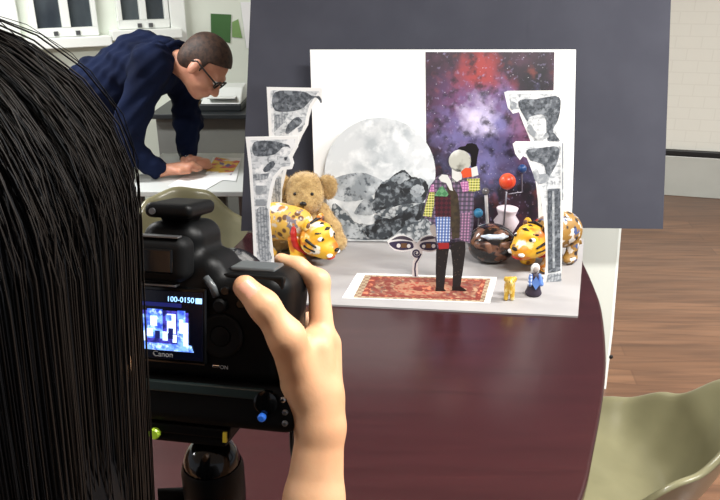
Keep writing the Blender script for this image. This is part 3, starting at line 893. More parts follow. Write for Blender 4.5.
# teddy bear
m_fur = mat('tan_plush', (190,160,108), .9, spec=.2, tex=[nz((60,60,60), (166,136,88), .4, .62)], sheen=.4, bump=(160, .5, .004))
m_fur2 = mat('pale_tan_plush', (204,174,126), .9, spec=.2, tex=[nz((60,60,60), (186,154,106), .4, .62)], sheen=.4, bump=(160, .5, .004))
m_nose = mat('black_thread', (18,14,14), .4)
bp = G(308, 250, Z0)
BY = bp.y+.03
br = thing('teddy_bear', 'tan plush teddy bear sitting behind the yellow toy tiger at the left column', 'teddy bear', (bp.x-.006, BY, Z0+.006))
S = .93
hz_ = .188
body_pr = [ell((0,0,.08),(.062,.055,.08)), ell((0,-.004,.056),(.066,.058,.055))]
blob('body', body_pr, .003, .03, m_fur, br, world=False)
blob('head', [ell((0,-.01,hz_),(.066,.058,.058)), ell((0,-.05,hz_-.018),(.038,.038,.032)), ell((0,-.03,hz_-.03),(.05,.04,.035)), ell((0,-.01,hz_+.03),(.046,.044,.034))], .0025, .025, m_fur, br, world=False)
for sx in (-1, 1):
    e = blob('ear', [ell((sx*.07,-.008,hz_+.034),(.024,.015,.024)), ell((sx*.082,-.014,hz_+.012),(.022,.014,.036), Matrix.Rotation(sx*rad(16),3,'Y'))], .0025, .02, m_fur, br, world=False)
    MB().ball((sx*.027,-.066,hz_+.012), .0058, 14, 8).build('eye', m_nose, br, world=False, smooth=True)
    lx, ly = (.062,-.085) if sx > 0 else (-.098,-.045)
    blob('leg', [cone((sx*.045,-.02,.034),(lx,ly,.032),.034,.03), ell((lx*1.03,ly-.013,.036),(.028,.018,.036))], .003, .02, m_fur, br, world=False)
blob('arm', [cone((.052,-.01,.128),(.088,-.03,.072),.027,.026), cone((.088,-.03,.072),(.106,-.05,.034),.026,.026), ell((.106,-.055,.03),(.026,.026,.026))], .0028, .02, m_fur, br, world=False)
blob('arm', [cone((-.06,-.01,.14),(-.086,-.035,.08),.028,.026), cone((-.086,-.035,.08),(-.07,-.07,.06),.026,.024)], .0028, .02, m_fur, br, world=False)
MB().ball((0,-.094,hz_-.012), (.0115,.007,.008), 14, 8).build('nose', m_nose, br, world=False, smooth=True)
MB().tube([(0,-.095,hz_-.02),(0,-.093,hz_-.034)], .0016).tube([(-.014,-.087,hz_-.04),(0,-.0925,hz_-.034),(.014,-.087,hz_-.04)], .0016).build('mouth_stitching', m_nose, br, world=False)
# plush pile: short fibres on each furry part
def pile(src, n, ln, mt):
    me = src.data; rnd = random.Random(3); mb = MB()
    npoly = len(me.polygons)
    for _ in range(n):
        p = me.polygons[rnd.randrange(npoly)]; c = V(p.center); nn = V(p.normal)
        d = (nn + V((rnd.uniform(-.6,.6), rnd.uniform(-.6,.6), rnd.uniform(-.9,.3)))).normalized()*ln*rnd.uniform(.5,1.2)
        s = nn.orthogonal().normalized(); s = Matrix.Rotation(rnd.uniform(0,6.28),3,nn) @ s * .0008
        mb.add([c-s-nn*.0005, c+s-nn*.0005, c+d], [(0,1,2)])
    o = mb.build('plush_pile', mt, src, world=False); o['kind'] = 'stuff'
for o in [c for c in br.children if c.name.split('.')[0] in ('head','ear','arm','body')]:
    pile(o, 2600 if 'head' in o.name or 'body' in o.name else 1100, .0075, m_fur)

# toy tigers
m_tig = mat('yellow_cloth', (236,182,44), .5, tex=[nz((18,18,18), (222,146,28), .45, .62), nz((30,30,30), (240,222,150), .58, .64), vo((24,24,24), (110,62,28), .2, .13, .85), nz((15,15,24), (206,110,24), .56, .62, .9), nz((24,15,15), (238,232,214), .6, .64)])
m_tigp = mat('patterned_cloth', (218,172,72), .55, tex=[vo((34,34,34), (96,62,34), .36, .26), nz((26,26,26), (206,200,190), .53, .58), nz((33,33,30), (120,112,120), .6, .64), nz((20,26,22), (196,120,30), .62, .68)])
m_tigr = mat('dark_patterned_cloth', (150,112,50), .55, tex=[vo((40,40,40), (40,32,40), .36, .26), nz((40,40,40), (210,204,196), .56, .6), nz((33,33,30), (66,84,130), .6, .64)])
m_collar = mat('red_ribbon', (186,34,26), .5)
def toy_tiger(label, loc, rz, rear, sc, pitch, hz):
    """local: faces -y"""
    t = thing('toy_tiger', label, 'toy', loc, (0,0,rz), 'yellow toy tigers')
    t.scale = (sc,)*3
    X = Matrix.Rotation(pitch, 4, 'X')
    blob('body', [ell((0,.055,.105),(.054,.08,.05)), ell((0,.0,.112),(.047,.05,.05)), ell((0,.10,.098),(.054,.048,.056)), ell((0,.06,.13),(.036,.05,.03))], .0028, .03, [rear], t, world=False)
    HM = Matrix.Translation((0,-.056,hz)) @ X
    head = xf([ell((0,-.012,.0),(.05,.048,.046)), ell((0,-.058,-.012),(.036,.034,.027)), ell((0,-.05,-.03),(.03,.03,.016)), ell((0,-.02,.028),(.036,.036,.022)), ell((-.03,-.02,-.015),(.025,.03,.026)), ell((.03,-.02,-.015),(.025,.03,.026))], HM)
    hd = blob('head', head, .0024, .02, m_tig, t, world=False)
    for sx in (-1,1):
        blob('ear', xf([ell((sx*.036,.012,.042),(.014,.009,.017)), ell((sx*.034,.008,.034),(.013,.009,.012))], HM), .002, .01, m_tig, hd, world=False)
        blob('ear_lining', xf([ell((sx*.037,.004,.042),(.009,.006,.011))], HM), .0016, .004, m_domeb, hd, world=False)
        blob('eye_patch', xf([ell((sx*.027,-.044,.021),(.013,.009,.008))], HM), .0018, .004, m_white, hd, world=False)
        blob('pupil', xf([ell((sx*.028,-.051,.022),(.0065,.005,.0055))], HM), .0014, .003, m_nose, hd, world=False)
        blob('eyebrow', xf([cone((sx*.014,-.046,.034),(sx*.04,-.03,.036),.004,.003)], HM), .0016, .003, m_nose, hd, world=False)
        blob('whisker_patch', xf([ell((sx*.02,-.084,-.018),(.012,.008,.007))], HM), .0018, .003, m_white, hd, world=False)
        for yy, lm in ((-.01,m_tig),(.105,rear)):
            blob('leg', [cone((sx*.032,yy,.075),(sx*.038,yy-.012,.022),.021,.018), ell((sx*.039,yy-.02,.014),(.021,.027,.014))], .0026, .015, lm, t, world=False)
    for k in range(3):
        blob('stripe', xf([cone((-.03,-.038+.022*k,.036+.005*k),(0,-.042+.022*k,.047+.004*k),.003,.005), cone((0,-.042+.022*k,.047+.004*k),(.03,-.038+.022*k,.036+.005*k),.005,.003)], HM), .0016, .003, m_nose, hd, world=False)
    for sx in (-1,1):
        for k in range(2):
            blob('stripe', xf([cone((sx*.055,-.014,.008-.02*k),(sx*.049,-.046,.0-.016*k),.005,.0035)], HM), .0016, .003, m_nose, hd, world=False)
    blob('mouth', xf([ell((0,-.078,-.034),(.021,.011,.006))], HM), .0018, .003, m_collar, hd, world=False)
    blob('nose', xf([ell((0,-.092,-.001),(.011,.006,.006))], HM), .0018, .003, m_nose, hd, world=False)
    blob('collar', [cone((.05*math.cos(a), -.022+.01*math.sin(a), hz-.006+.052*math.sin(a)), (.05*math.cos(a+.35), -.022+.01*math.sin(a+.35), hz-.006+.052*math.sin(a+.35)), .009, .009) for a in [i*.35 for i in range(18)]], .0024, .004, m_collar, t, world=False)
    MB().tube([(0,.135,.12),(.0,.152,.10),(.012,.156,.07),(.028,.15,.045)], [.012,.011,.01,.007], 10).build('tail', rear, t, world=False, smooth=True)
    return t
tl = G(303, 257, Z0)
toy_tiger('yellow toy tiger with red collar beside the teddy bear, facing right', (tl.x-.012, tl.y-.016, Z0+.003), rad(58), m_tigp, 1.04, rad(18), .088)
tr_ = G(535, 270, Z0)
toy_tiger('yellow toy tiger peering left from behind the front right column', (tr_.x+.03, tr_.y+.03, Z0+.003), rad(-52), m_tigr, .98, rad(6), .104)

# figurines
m_gold = mat('gold_paint', (214,172,62), .35, metal=.25, tex=[nz((60,60,60), (240,220,150), .5, .64)])
gp = G(509, 300.5, Z0)
gf = thing('gold_figurine', 'tiny golden animal figurine standing in front of the rug\'s right corner', 'figurine', (gp.x, gp.y+.008, Z0))
blob('body', [ell((0,0,.042),(.015,.015,.02)), ell((0,-.005,.06),(.013,.013,.012)), cone((-.008,-.004,.03),(-.009,-.006,.005),.007,.006), cone((.008,-.004,.03),(.009,-.006,.005),.007,.006), ell((-.013,-.002,.064),(.006,.004,.008)), ell((.013,-.002,.064),(.006,.004,.008)), cone((0,-.016,.056),(0,-.02,.03),.006,.004)], .0014, .006, m_gold, gf, world=False)
for sx in (-1,1): MB().ball((sx*.005,-.0175,.062), .0016, 8, 6).build('eye', m_nose, gf, world=False, smooth=True)
rp = G(534, 296.5, Z0)
rf = thing('robed_figurine', 'tiny dark robed figurine with a blue diamond on its front, before the front right column', 'figurine', (rp.x, rp.y+.012, Z0))
m_robe = mat('dark_robe', (46,36,52), .6)
blob('robe', [cone((0,0,.012),(0,0,.052),.021,.013), ell((0,0,.006),(.023,.018,.007)), ell((0,.001,.06),(.014,.011,.012))], .0016, .008, m_robe, rf, world=False)
blob('head', [ell((0,-.002,.081),(.009,.009,.011))], .0013, .003, m_skinp, rf, world=False)
blob('headscarf', [ell((0,.003,.083),(.012,.011,.014)), cone((0,.006,.08),(0,.008,.062),.011,.011)], .0014, .005, m_shirt, rf, world=False)
m_dia = mat('blue_diamond', (92,128,196), .5)
MB().prism([V((0,-.0205,.064)),V((.012,-.0215,.044)),V((0,-.0235,.026)),V((-.012,-.0215,.044))], V((0,.007,0))).build('diamond_panel', m_dia, rf, world=False)
blob('sleeve', [cone((-.012,-.004,.062),(-.016,-.014,.04),.006,.007)], .0014, .003, m_blu, rf, world=False)
blob('sleeve', [cone((.012,-.004,.062),(.016,-.014,.04),.006,.007)], .0014, .003, m_dia, rf, world=False)
# ------------------------------------------------------------------ the stills camera on its tripod
m_cam = mat('camera_black', (7,8,9), .45, spec=.14, bump=(500, .15, .0006))
m_camg = mat('camera_grip_rubber', (9,10,11), .6, spec=.14, bump=(900, .3, .0006))
m_camtop = mat('camera_top_plate', (74,78,80), .35, spec=.5)
m_cgl = mat('camera_glossy_black', (8,9,10), .12)
m_grn2 = mat('grip_band', (34,48,48), .4)
CP = PD(197, 330, .54)
CROT = (rad(-13), 0, rad(-9))
cam_t = thing('dslr_camera', 'black digital stills camera with battery grip and lit rear screen, held in the foreground hand', 'camera', tuple(CP), CROT)
K = dict(parent=cam_t, world=False)
blob('body', [rbox((-.004,.03,.001),(.071,.028,.043),.012), rbox((.046,.034,.022),(.024,.026,.022),.014), rbox((.053,.05,-.006),(.018,.028,.045),.016),
              rbox((-.025,.034,.057),(.025,.03,.024),.014), rbox((-.022,.03,.038),(.04,.03,.02),.014), cone((.05,.02,.028),(.058,.056,.02),.014,.013)], .0016, .008, m_cam, **K)
MB().box((.038,.032,.0462),(.036,.03,.004)).build('top_display', m_camtop, bevel=.0015, **K)
MB().box((.04,.0105,.0395),(.052,.008,.0095)).build('top_plate_ledge', m_cam, bevel=.0014, **K)
bg = blob('battery_grip', [rbox((0,.032,-.061),(.08,.032,.0195),.011), rbox((.06,.056,-.058),(.02,.026,.02),.014)], .0016, .008, m_camg, **K)
MB().box((-.01,.0005,-.0475),(.13,.004,.009)).build('grip_band', m_grn2, bg, world=False, bevel=.0015)
MB().lathe([(.0095,0),(.0095,.004),(.007,.005)], (.056,.0015,-.053), 20, Matrix.Rotation(rad(90),3,'X')).build('command_dial', m_cgl, bg, world=False, smooth='auto')
for (x, z, m_) in ((.069,-.05,m_chrome),(.071,-.06,m_metal),(.071,-.069,m_metal)):
    MB().lathe([(.0024,0),(.0024,.003),(.0012,.0038)], (x,.0025,z), 14, Matrix.Rotation(rad(90),3,'X')).build('button', m_, bg, world=False)
MB().lathe([(.0032,0),(.0032,.003),(.002,.004)], (.054,-.003,-.064), 14, Matrix.Rotation(rad(90),3,'X')).build('blue_button', mat('blue_button', (40,96,190), .3, emit=.15), bg, world=False)
# viewfinder
ep = blob('eyecup', [rbox((-.026,-.006,.056),(.024,.012,.017),.008)], .0013, .004, m_camg, **K)
MB().box((-.026,-.0185,.056),(.03,.003,.019)).build('eyepiece_glass', m_cgl, ep, world=False, bevel=.003)
for z, w in ((.0735,.034),(.037,.03)):
    MB().box((-.025,-.0125,z),(w,.008,.0016)).build('rim_line', m_metal, ep, world=False, bevel=.0005)
# screen
LX, LZ = -.030, .003
lf = MB().box((LX,.0005,LZ),(.078,.006,.062)).build('screen_frame', m_cgl, bevel=.002, **K)
m_scr0 = mat('screen_dark', (4,6,18), .2, emit=.4)
m_scr = [m_scr0, mat('screen_light_blue', (118,168,240), .3, emit=1.1, tex=[nz((160,160,160), (44,70,190), .42, .62), nz((260,260,260), (190,222,255), .55, .68)]),
         mat('screen_violet', (70,66,180), .3, emit=.8, tex=[nz((170,170,170), (26,30,100), .45, .6)]), mat('screen_white', (196,222,255), .3, emit=1.3), mat('screen_navy', (22,28,92), .3, emit=.7)]
MB().box((LX,-.003,LZ),(.072,.001,.054)).build('lcd_screen', m_scr0, bevel=.0002, **K)
mb = MB()
def scr(x0, x1, z0, z1, i, dy=0, sk=0):
    mb.cur = i
    y = -.0040-dy
    mb.prism([V((x0-sk,y,z0)),V((x1+sk,y,z0)),V((x1,y,z1)),V((x0,y,z1))], V((0,.0003,0)))
def sx(px): return (px-197)/1296
def sz(py): return (330-py)/1296
scr(sx(141),sx(190),sz(346),sz(312),2)
scr(sx(147),sx(163),sz(340),sz(310),1,.0003)
scr(sx(164),sx(180),sz(340),sz(311),2,.0003)
scr(sx(168),sx(177),sz(334),sz(314),3,.0006)
scr(sx(179),sx(187),sz(345),sz(310),1,.0006)
scr(sx(141),sx(146),sz(346),sz(316),1,.0003)
scr(sx(185),sx(190),sz(346),sz(322),3,.0006)
for px, py, w, hgt, i in ((150,334,6,8,3),(158,336,5,8,4),(166,337,5,9,3),(172,334,5,11,4),(176,339,4,8,3),(154,322,7,10,3),(170,318,6,6,1),(183,326,4,14,3),(144,338,3,10,3)):
    scr(sx(px-w/2),sx(px+w/2),sz(py+hgt/2),sz(py-hgt/2),i,.0009)
scr(sx(140),sx(193),sz(352),sz(345),1,.0004,.002)
scr(sx(140),sx(183),sz(307),sz(303),4,.0003)
mb.build('screen_picture', m_scr, **K)
m_txt = mat('screen_text', (150,200,255), .4, emit=1.4)
RX = Matrix.Rotation(rad(90), 4, 'X')
lettering('screen_lettering', '100-0150', .0058, m_txt, cam_t, Matrix.Translation((sx(182),-.0042,sz(299)))@RX)
MB().box((sx(201),-.0042,sz(299)),(.005,.0004,.0042)).build('battery_icon', m_txt, **K)
m_grey_t = mat('grey_lettering', (165,168,170), .5)
lettering('brand_lettering', 'Canon', .0062, m_grey_t, cam_t, Matrix.Translation((sx(163),-.0040,sz(356.5)))@RX)
lettering('model_lettering', 'EOS', .0052, m_grey_t, cam_t, Matrix.Translation((sx(243),.0061,.0405))@RX)
# back controls
MB().lathe([(.0175,0),(.0175,.0025),(.0155,.004),(.0085,.0035),(.0075,.0025),(.0075,.0038),(.0001,.0042)], (sx(222),.002,sz(334)), 36, Matrix.Rotation(rad(90),3,'X')).build('control_wheel', m_cam, smooth='auto', **K)
MB().lathe([(.0055,0),(.0055,.004),(.004,.0055)], (sx(221),.002,sz(303)), 20, Matrix.Rotation(rad(90),3,'X')).build('joystick', m_camg, smooth='auto', **K)
for px, py in ((226,288),(242,300),(256,296),(270,292)):
    MB().lathe([(.0036,0),(.0036,.003),(.0028,.0038)], (sx(px),.0022,sz(py)), 16, Matrix.Rotation(rad(90),3,'X')).build('button', m_cgl, smooth='auto', **K)
MB().tube([(sx(206),.0005,sz(276)),(sx(214),-.002,sz(284)),(sx(217),0,sz(294))], .003, 8).build('lever', m_metal if False else m_camtop, smooth=True, **K)
MB().box((sx(217),.001,sz(366)),(.006,.003,.0022)).build('power_switch', m_chrome, bevel=.0006, **K)
lettering('switch_mark', 'ON', .0042, m_grey_t, cam_t, Matrix.Translation((sx(225),.0008,sz(367)))@RX)
MB().lathe([(.008,0),(.008,.005),(.006,.006)], (.056,.058,.0335), 20).build('shutter_button', m_cgl, smooth='auto', **K)
# hot shoe, trigger and lens
MB().box((-.025,.03,.0815),(.022,.02,.004)).build('hot_shoe', m_metal, **K)
tg = blob('flash_trigger', [rbox((-.025,.03,.0905),(.019,.028,.0058),.005), rbox((-.025,.03,.0845),(.012,.013,.005),.003)], .0013, .003, m_cam, **K)
for x in (-.036,):
    MB().lathe([(.0025,0),(.0025,.0022)], (x,.0025,.0902), 12, Matrix.Rotation(rad(90),3,'X')).build('button', m_metal, tg, world=False)
MB().lathe([(.034,.055),(.034,.075),(.038,.08),(.038,.12),(.0365,.124),(.0365,.15),(.034,.152),(.03,.146),(.0005,.138)], (-.022,0,.004), 36, Matrix.Rotation(rad(-90),3,'X')).build('lens', m_cgl, smooth='auto', **K)
MB().tube([(.068,.03,-.077),(.0735,.024,-.088),(.0745,.02,-.104),(.072,.03,-.116),(.066,.046,-.108),(.064,.05,-.077)], .0024, 8).build('wrist_strap', m_black, smooth=True, **K)

CM = Matrix.Translation(CP) @ Matrix.Rotation(CROT[2],4,'Z') @ Matrix.Rotation(CROT[0],4,'X')
pl = CM @ V((-.006,.03,-.082))
hd_c = CM @ V((.001,.03,-.122))
tp = thing('tripod', 'black tripod with ball head and green bubble level carrying the stills camera', 'tripod', (hd_c.x, hd_c.y, 0))
def cam_box(c, d):
    mb = MB(); mb.box(c, d); mb.v = [tuple(CM @ V(p)) for p in mb.v]; return mb
qp = cam_box((-.014,.03,-.0855),(.078,.05,.009)).build('quick_release_plate', m_cam, tp, bevel=.002)
cam_box((-.012,.03,-.0945),(.066,.044,.008)).build('clamp', m_camg, tp, bevel=.003)
bl_ = MB(); bl_.lathe([(.0046,0),(.0046,.003),(.0036,.0044)], (-.037,.0045,-.0895), 16, Matrix.Rotation(rad(90),3,'X')); bl_.v = [tuple(CM @ V(p)) for p in bl_.v]
bl_.build('bubble_level', mat('bubble_green', (176,214,60), .25, emit=.05), qp)
cam_box((.0215,.004,-.087),(.003,.003,.008)).build('yellow_mark', mat('yellow_mark', (214,190,60), .4), qp)
MB().ball(tuple(hd_c), .0235, 28, 18).build('ball', m_cgl, tp, smooth=True)
MB().tube([CM @ V((.001,.03,-.103)), CM @ V((.001,.03,-.098))], .012, 16).build('ball_stem', m_chrome, tp)
z0 = hd_c.z
MB().lathe([(.017,z0-.08),(.0245,z0-.074),(.0262,z0-.03),(.0262,z0-.006),(.0242,z0),(.0236,z0-.004)], (hd_c.x,hd_c.y,0), 30).build('head_housing', m_cam, tp, smooth='auto')
MB().tube([V((hd_c.x-.026,hd_c.y,z0-.035)), V((hd_c.x-.047,hd_c.y-.006,z0-.035))], [.006,.009], 14).build('lock_knob', m_camg, tp, smooth='auto')
MB().lathe([(.015,z0-.42),(.015,z0-.08)], (hd_c.x,hd_c.y,0), 20).build('centre_column', m_metal, tp, smooth='auto')
MB().lathe([(.02,z0-.21),(.036,z0-.2),(.036,z0-.15),(.02,z0-.14)], (hd_c.x,hd_c.y,0), 20).build('shoulder', m_cam, tp, smooth='auto')
for a in (90, 218, 322):
    d = V((math.cos(rad(a)), math.sin(rad(a)), 0)); c0 = V((hd_c.x,hd_c.y,0))
    p0 = c0+d*.03+V((0,0,z0-.175)); p1 = c0+d*.36+V((0,0,.02))
    mid_ = p0.lerp(p1,.5)
    lg = MB().tube([p0, mid_], .014, 14).tube([mid_, p1], .0105, 14).build('leg', m_cam, tp, smooth='auto')
    MB().ball(tuple(p1-V((0,0,.004))), .015, 14, 8).build('rubber_foot', m_black, lg, smooth=True)

# ------------------------------------------------------------------ people
def skin(n, c, c2):
    return mat(n, c, .48, spec=.4, tex=[nz((22,22,22), c2, .42, .66, .7, 3)], bump=(420, .12, .0008), sss=.12)
m_skin_w = skin('light_skin', (206,160,123), (197,146,108))
m_nail = mat('finger_nail', (214,158,134), .28, spec=.5)
m_skin_m = skin('warm_skin', (204,148,120), (190,128,104))
m_hairb = mat('black_hair', (6,7,9), .55, spec=.13, tex=[nz((300,300,4), (16,15,16), .5, .72)])
m_hair_t = mat('brown_black_hair', (22,18,15), .5, spec=.15)
m_brownhair = mat('short_brown_hair', (72,50,38), .65, tex=[nz((60,60,60), (48,33,26), .42, .6)], bump=(150,.5,.003))
m_navy = mat('navy_cotton', (19,28,54), .9, spec=.12, tex=[nz((7,7,7), (14,21,42), .42, .62)])
m_navy_d = mat('dark_trousers', (38,40,46), .85)
m_tee = mat('black_cotton', (22,22,26), .85)
m_eye = mat('eye_white', (230,228,224), .25)

def head_prims(neck=True):
    p = [ell((0,-.014,.03),(.074,.095,.086)), ell((0,.022,-.03),(.06,.07,.08)), cone((0,.05,-.085),(0,.03,-.06),.03,.036), ell((0,.07,-.093),(.022,.018,.018)),
         cone((0,.086,.006),(0,.111,-.034),.009,.0135), ell((-.012,.1,-.036),(.009,.009,.008)), ell((.012,.1,-.036),(.009,.009,.008)),
         cone((-.036,.078,.02),(.036,.078,.02),.013), ell((0,.086,-.06),(.024,.012,.007)), ell((0,.084,-.07),(.02,.012,.007)),
         ell((-.036,.056,-.03),(.028,.026,.028)), ell((.036,.056,-.03),(.028,.026,.028))]
    for s in (-1,1):
        p += [ell((s*.077,-.006,-.012),(.009,.02,.032), Matrix.Rotation(s*rad(-14),3,'Z')), ell((s*.079,.0,-.028),(.008,.012,.014))]
    return p

# --- the photographer in the foreground
HCn = PD(-85, 245, .30)
ff = (CM @ V((-.03,0,0)) - HCn)
HM = frame(HCn+V((0,.006,-.034)), (.02, .26, -.09), (0,0,1))
ph = thing('person', 'person with long black hair in the foreground, raising the right hand to a stills camera', 'person', (HCn.x, .14, 0))
# right arm and gripping hand
Wp = PD(320.5,427,.553); F5 = PD(314,500,.55); El = V((-.052,.345,1.045)); Sh = V((-.005,.215,1.275))
TH = [PD(305,388,.55), PD(287,338,.530), PD(264,306,.524), PD(245,287,.526)]
IX = [PD(322,335,.566), PD(318.5,281,.577), PD(298,267,.583), PD(281,260,.586)]
hand = [cone(Sh, El, .044, .036), cone(El, F5, .037, .0232), cone(F5, Wp, .0232, .0186), cone(Wp, PD(320,395,.556), .0186, .0185),
        cone(PD(319,400,.556), PD(312,350,.556), .0185, .0175), cone(PD(322,395,.57), PD(324,345,.575), .017, .0145), cone(PD(324,395,.585), PD(327,365,.592), .0135, .0115),
        cone(Wp, TH[0], .0165, .0172), cone(TH[0], TH[1], .0172, .0135), cone(TH[1], TH[2], .0132, .0108), cone(TH[2], TH[3], .0108, .0092),
        cone(IX[0], IX[1], .0105, .0086), cone(IX[1], IX[2], .0085, .0072), cone(IX[2], IX[3], .0072, .0060)]
# the three fingers wrapped round the front of the grip
for mc, pp_, dp, tp_ in (((324,346,.585),(312,322,.640),(288,322,.652),(272,328,.640)), ((326,358,.592),(314,345,.645),(292,347,.656),(277,353,.644)), ((327,371,.594),(315,368,.636),(297,372,.646),(284,377,.638))):
    q = [PD(*mc), PD(*pp_), PD(*dp), PD(*tp_)]
    hand += [cone(q[0], q[1], .0098, .0082), cone(q[1], q[2], .0082, .0072), cone(q[2], q[3], .0072, .006)]
D_, lo_ = field(hand, .0017, .0075)
armP, armQ = nets(D_, lo_, .0017)
nail_c = np.array(PD(246,284,.5165)); nail_d = np.array((TH[3]-TH[2]).normalized()); 
nk = V((-.18,.19,1.325))
HMn = HM
torso = xf(head_prims(), HM, .91)
torso += [cone(HM @ V((0,-.03,-.06)), nk, .05, .05), cone(nk, (-.17,.155,1.26), .07, .1), ell((-.17,.15,1.2),(.15,.09,.12)), cone((-.31,.175,1.285),(-.03,.2,1.285), .046),
          ell((-.17,.145,1.08),(.125,.085,.14)), ell((-.17,.13,.93),(.155,.1,.12)),
          cone((-.25,.13,.9),(-.25,.12,.5),.085,.055), cone((-.25,.12,.5),(-.25,.09,.09),.055,.036), cone((-.09,.13,.9),(-.09,.12,.5),.085,.055), cone((-.09,.12,.5),(-.09,.09,.09),.055,.036),
          cone((-.25,.08,.04),(-.25,.2,.035),.035,.03), cone((-.09,.08,.04),(-.09,.2,.035),.035,.03),
          cone((-.32,.185,1.275),(-.36,.27,1.04),.044,.036), cone((-.36,.27,1.04),(-.27,.44,1.17),.036,.022), cone((-.27,.44,1.17),(-.235,.49,1.215),.024,.022),
          cone((-.235,.49,1.215),(-.20,.515,1.24),.013,.009), cone((-.24,.485,1.22),(-.225,.52,1.245),.011,.008), cone((-.25,.49,1.225),(-.245,.525,1.25),.011,.008), cone((-.255,.485,1.22),(-.262,.52,1.24),.01,.007), cone((-.235,.47,1.2),(-.205,.47,1.225),.012,.009),
          cone((-.03,.2,1.285), Sh, .046, .043)]
def ph_mid(c):
    d = c-nail_c; al = d@nail_d; pe = np.sqrt(np.maximum((d*d).sum(1)-al*al, 0))
    return ((np.abs(al+.0035) < .0065) & (pe < .0062)).astype(int)
body_o = blob('body', torso, .005, .03, [m_skin_w, m_nail], ph, extra=[(armP, armQ)], mid=ph_mid, relax=1)
blob('shirt', [cone(nk+V((0,-.004,-.03)), (-.17,.155,1.26), .07, .112), ell((-.17,.15,1.2),(.162,.102,.125)), cone((-.31,.175,1.285),(-.03,.2,1.285), .057), ell((-.17,.145,1.08),(.138,.098,.15)), ell((-.17,.13,.95),(.165,.112,.11)),
               cone((-.32,.185,1.275),(-.345,.24,1.13),.058,.054), cone((-.01,.205,1.28), Sh.lerp(El,.55), .058, .053)], .006, .03, m_tee, ph)
blob('trousers', [ell((-.17,.13,.92),(.168,.112,.1)), cone((-.25,.13,.88),(-.25,.12,.5),.098,.072), cone((-.25,.12,.5),(-.25,.09,.11),.072,.056), cone((-.09,.13,.88),(-.09,.12,.5),.098,.072), cone((-.09,.12,.5),(-.09,.09,.11),.072,.056)], .008, .03, m_navy_d, ph)
for x in (-.25,-.09): blob('shoe', [cone((x,.07,.045),(x,.21,.038),.045,.04), rbox((x,.13,.012),(.045,.12,.012),.01)], .006, .02, m_black, ph)
# hair: a dark mass and the strands over it
HR = np.array((.0865, .098, .087))
rnd = random.Random(11)
hx, hy, hz0 = HCn
Minv = HM.inverted()
def hair_post(D, X, Y, Z):      # keep the face free
    f = np.array((.02, .26, 0)); f /= np.linalg.norm(f)
    front = ((X-hx)*f[0]+(Y-hy)*f[1]) - .075
    low = (Z-hz0) - .045
    return np.maximum(D, np.minimum(front, -low))
hair = blob('hair', [ell((hx,hy-.004,hz0+.004), HR-.004), ell((hx,hy-.03,hz0-.085),(.082,.058,.14)), cone((hx-.025,hy-.03,hz0-.12),(hx-.025,hy-.04,hz0-.55),.048,.036), cone((hx+.025,hy-.03,hz0-.12),(hx+.02,hy-.04,hz0-.55),.048,.036)], .004, .03, m_hairb, ph, post=hair_post)
def strand(theta, lay_, wild=0.0, steps=18):
    """from the crown over the skull, then hanging"""
    pts = []; drop = rnd.uniform(.52,.68)
    a_end = rad(rnd.uniform(82,100)); wob = rnd.uniform(0,6.28); wa = rnd.uniform(0,.003)+wild*.012
    th0 = theta+rnd.uniform(-.05,.05)
    lift = rnd.random()**3*wild
    for i in range(steps):
        t = i/(steps-1)
        if t <= .45:
            a = .03+(a_end-.03)*t/.45
            th = th0+.12*math.sin(a*1.2+wob)*(.4+wild)
            R = HR+lay_+lift*.03*math.sin(PI*t/.45)
            p = V((hx+R[0]*math.sin(a)*math.sin(th), hy-.004-R[1]*math.sin(a)*math.cos(th), hz0+.004+R[2]*math.cos(a)))
            last = p; 
        else:
            s = (t-.45)/.55
            k_ = 1-.20*min(1,s*2.0)
            p = V((hx+(last.x-hx)*k_+wa*math.sin(5*s+wob)*s, hy+(last.y-hy)*k_-.045*s+wa*math.cos(4*s+wob)*s, last.z-drop*s))
        pts.append(p)
    return pts
def strands(name, n, mt, tmin, tmax, w, wild, lmax):
    mb = MB(); mb.smooth = True
    for _ in range(n):
        th = rad(rnd.uniform(tmin, tmax)); pts = strand(th, rnd.uniform(-.002, lmax), wild if rnd.random() < .3 else 0)
        ww = w*rnd.uniform(.6,1.3)
        mb.tube(pts, [ww]*(len(pts)-3)+[ww*.8, ww*.5, ww*.15], 3, cap=False)
    o = mb.build(name, mt, hair); o['kind'] = 'stuff'; return o
strands('strands', 5200, m_hairb, -132, 134, .00042, .2, .004)
strands('brown_strands', 420, m_hair_t, 55, 122, .0004, .4, .007)
strands('flyaway_strands', 110, m_hairb, -60, 128, .0003, .9, .008)

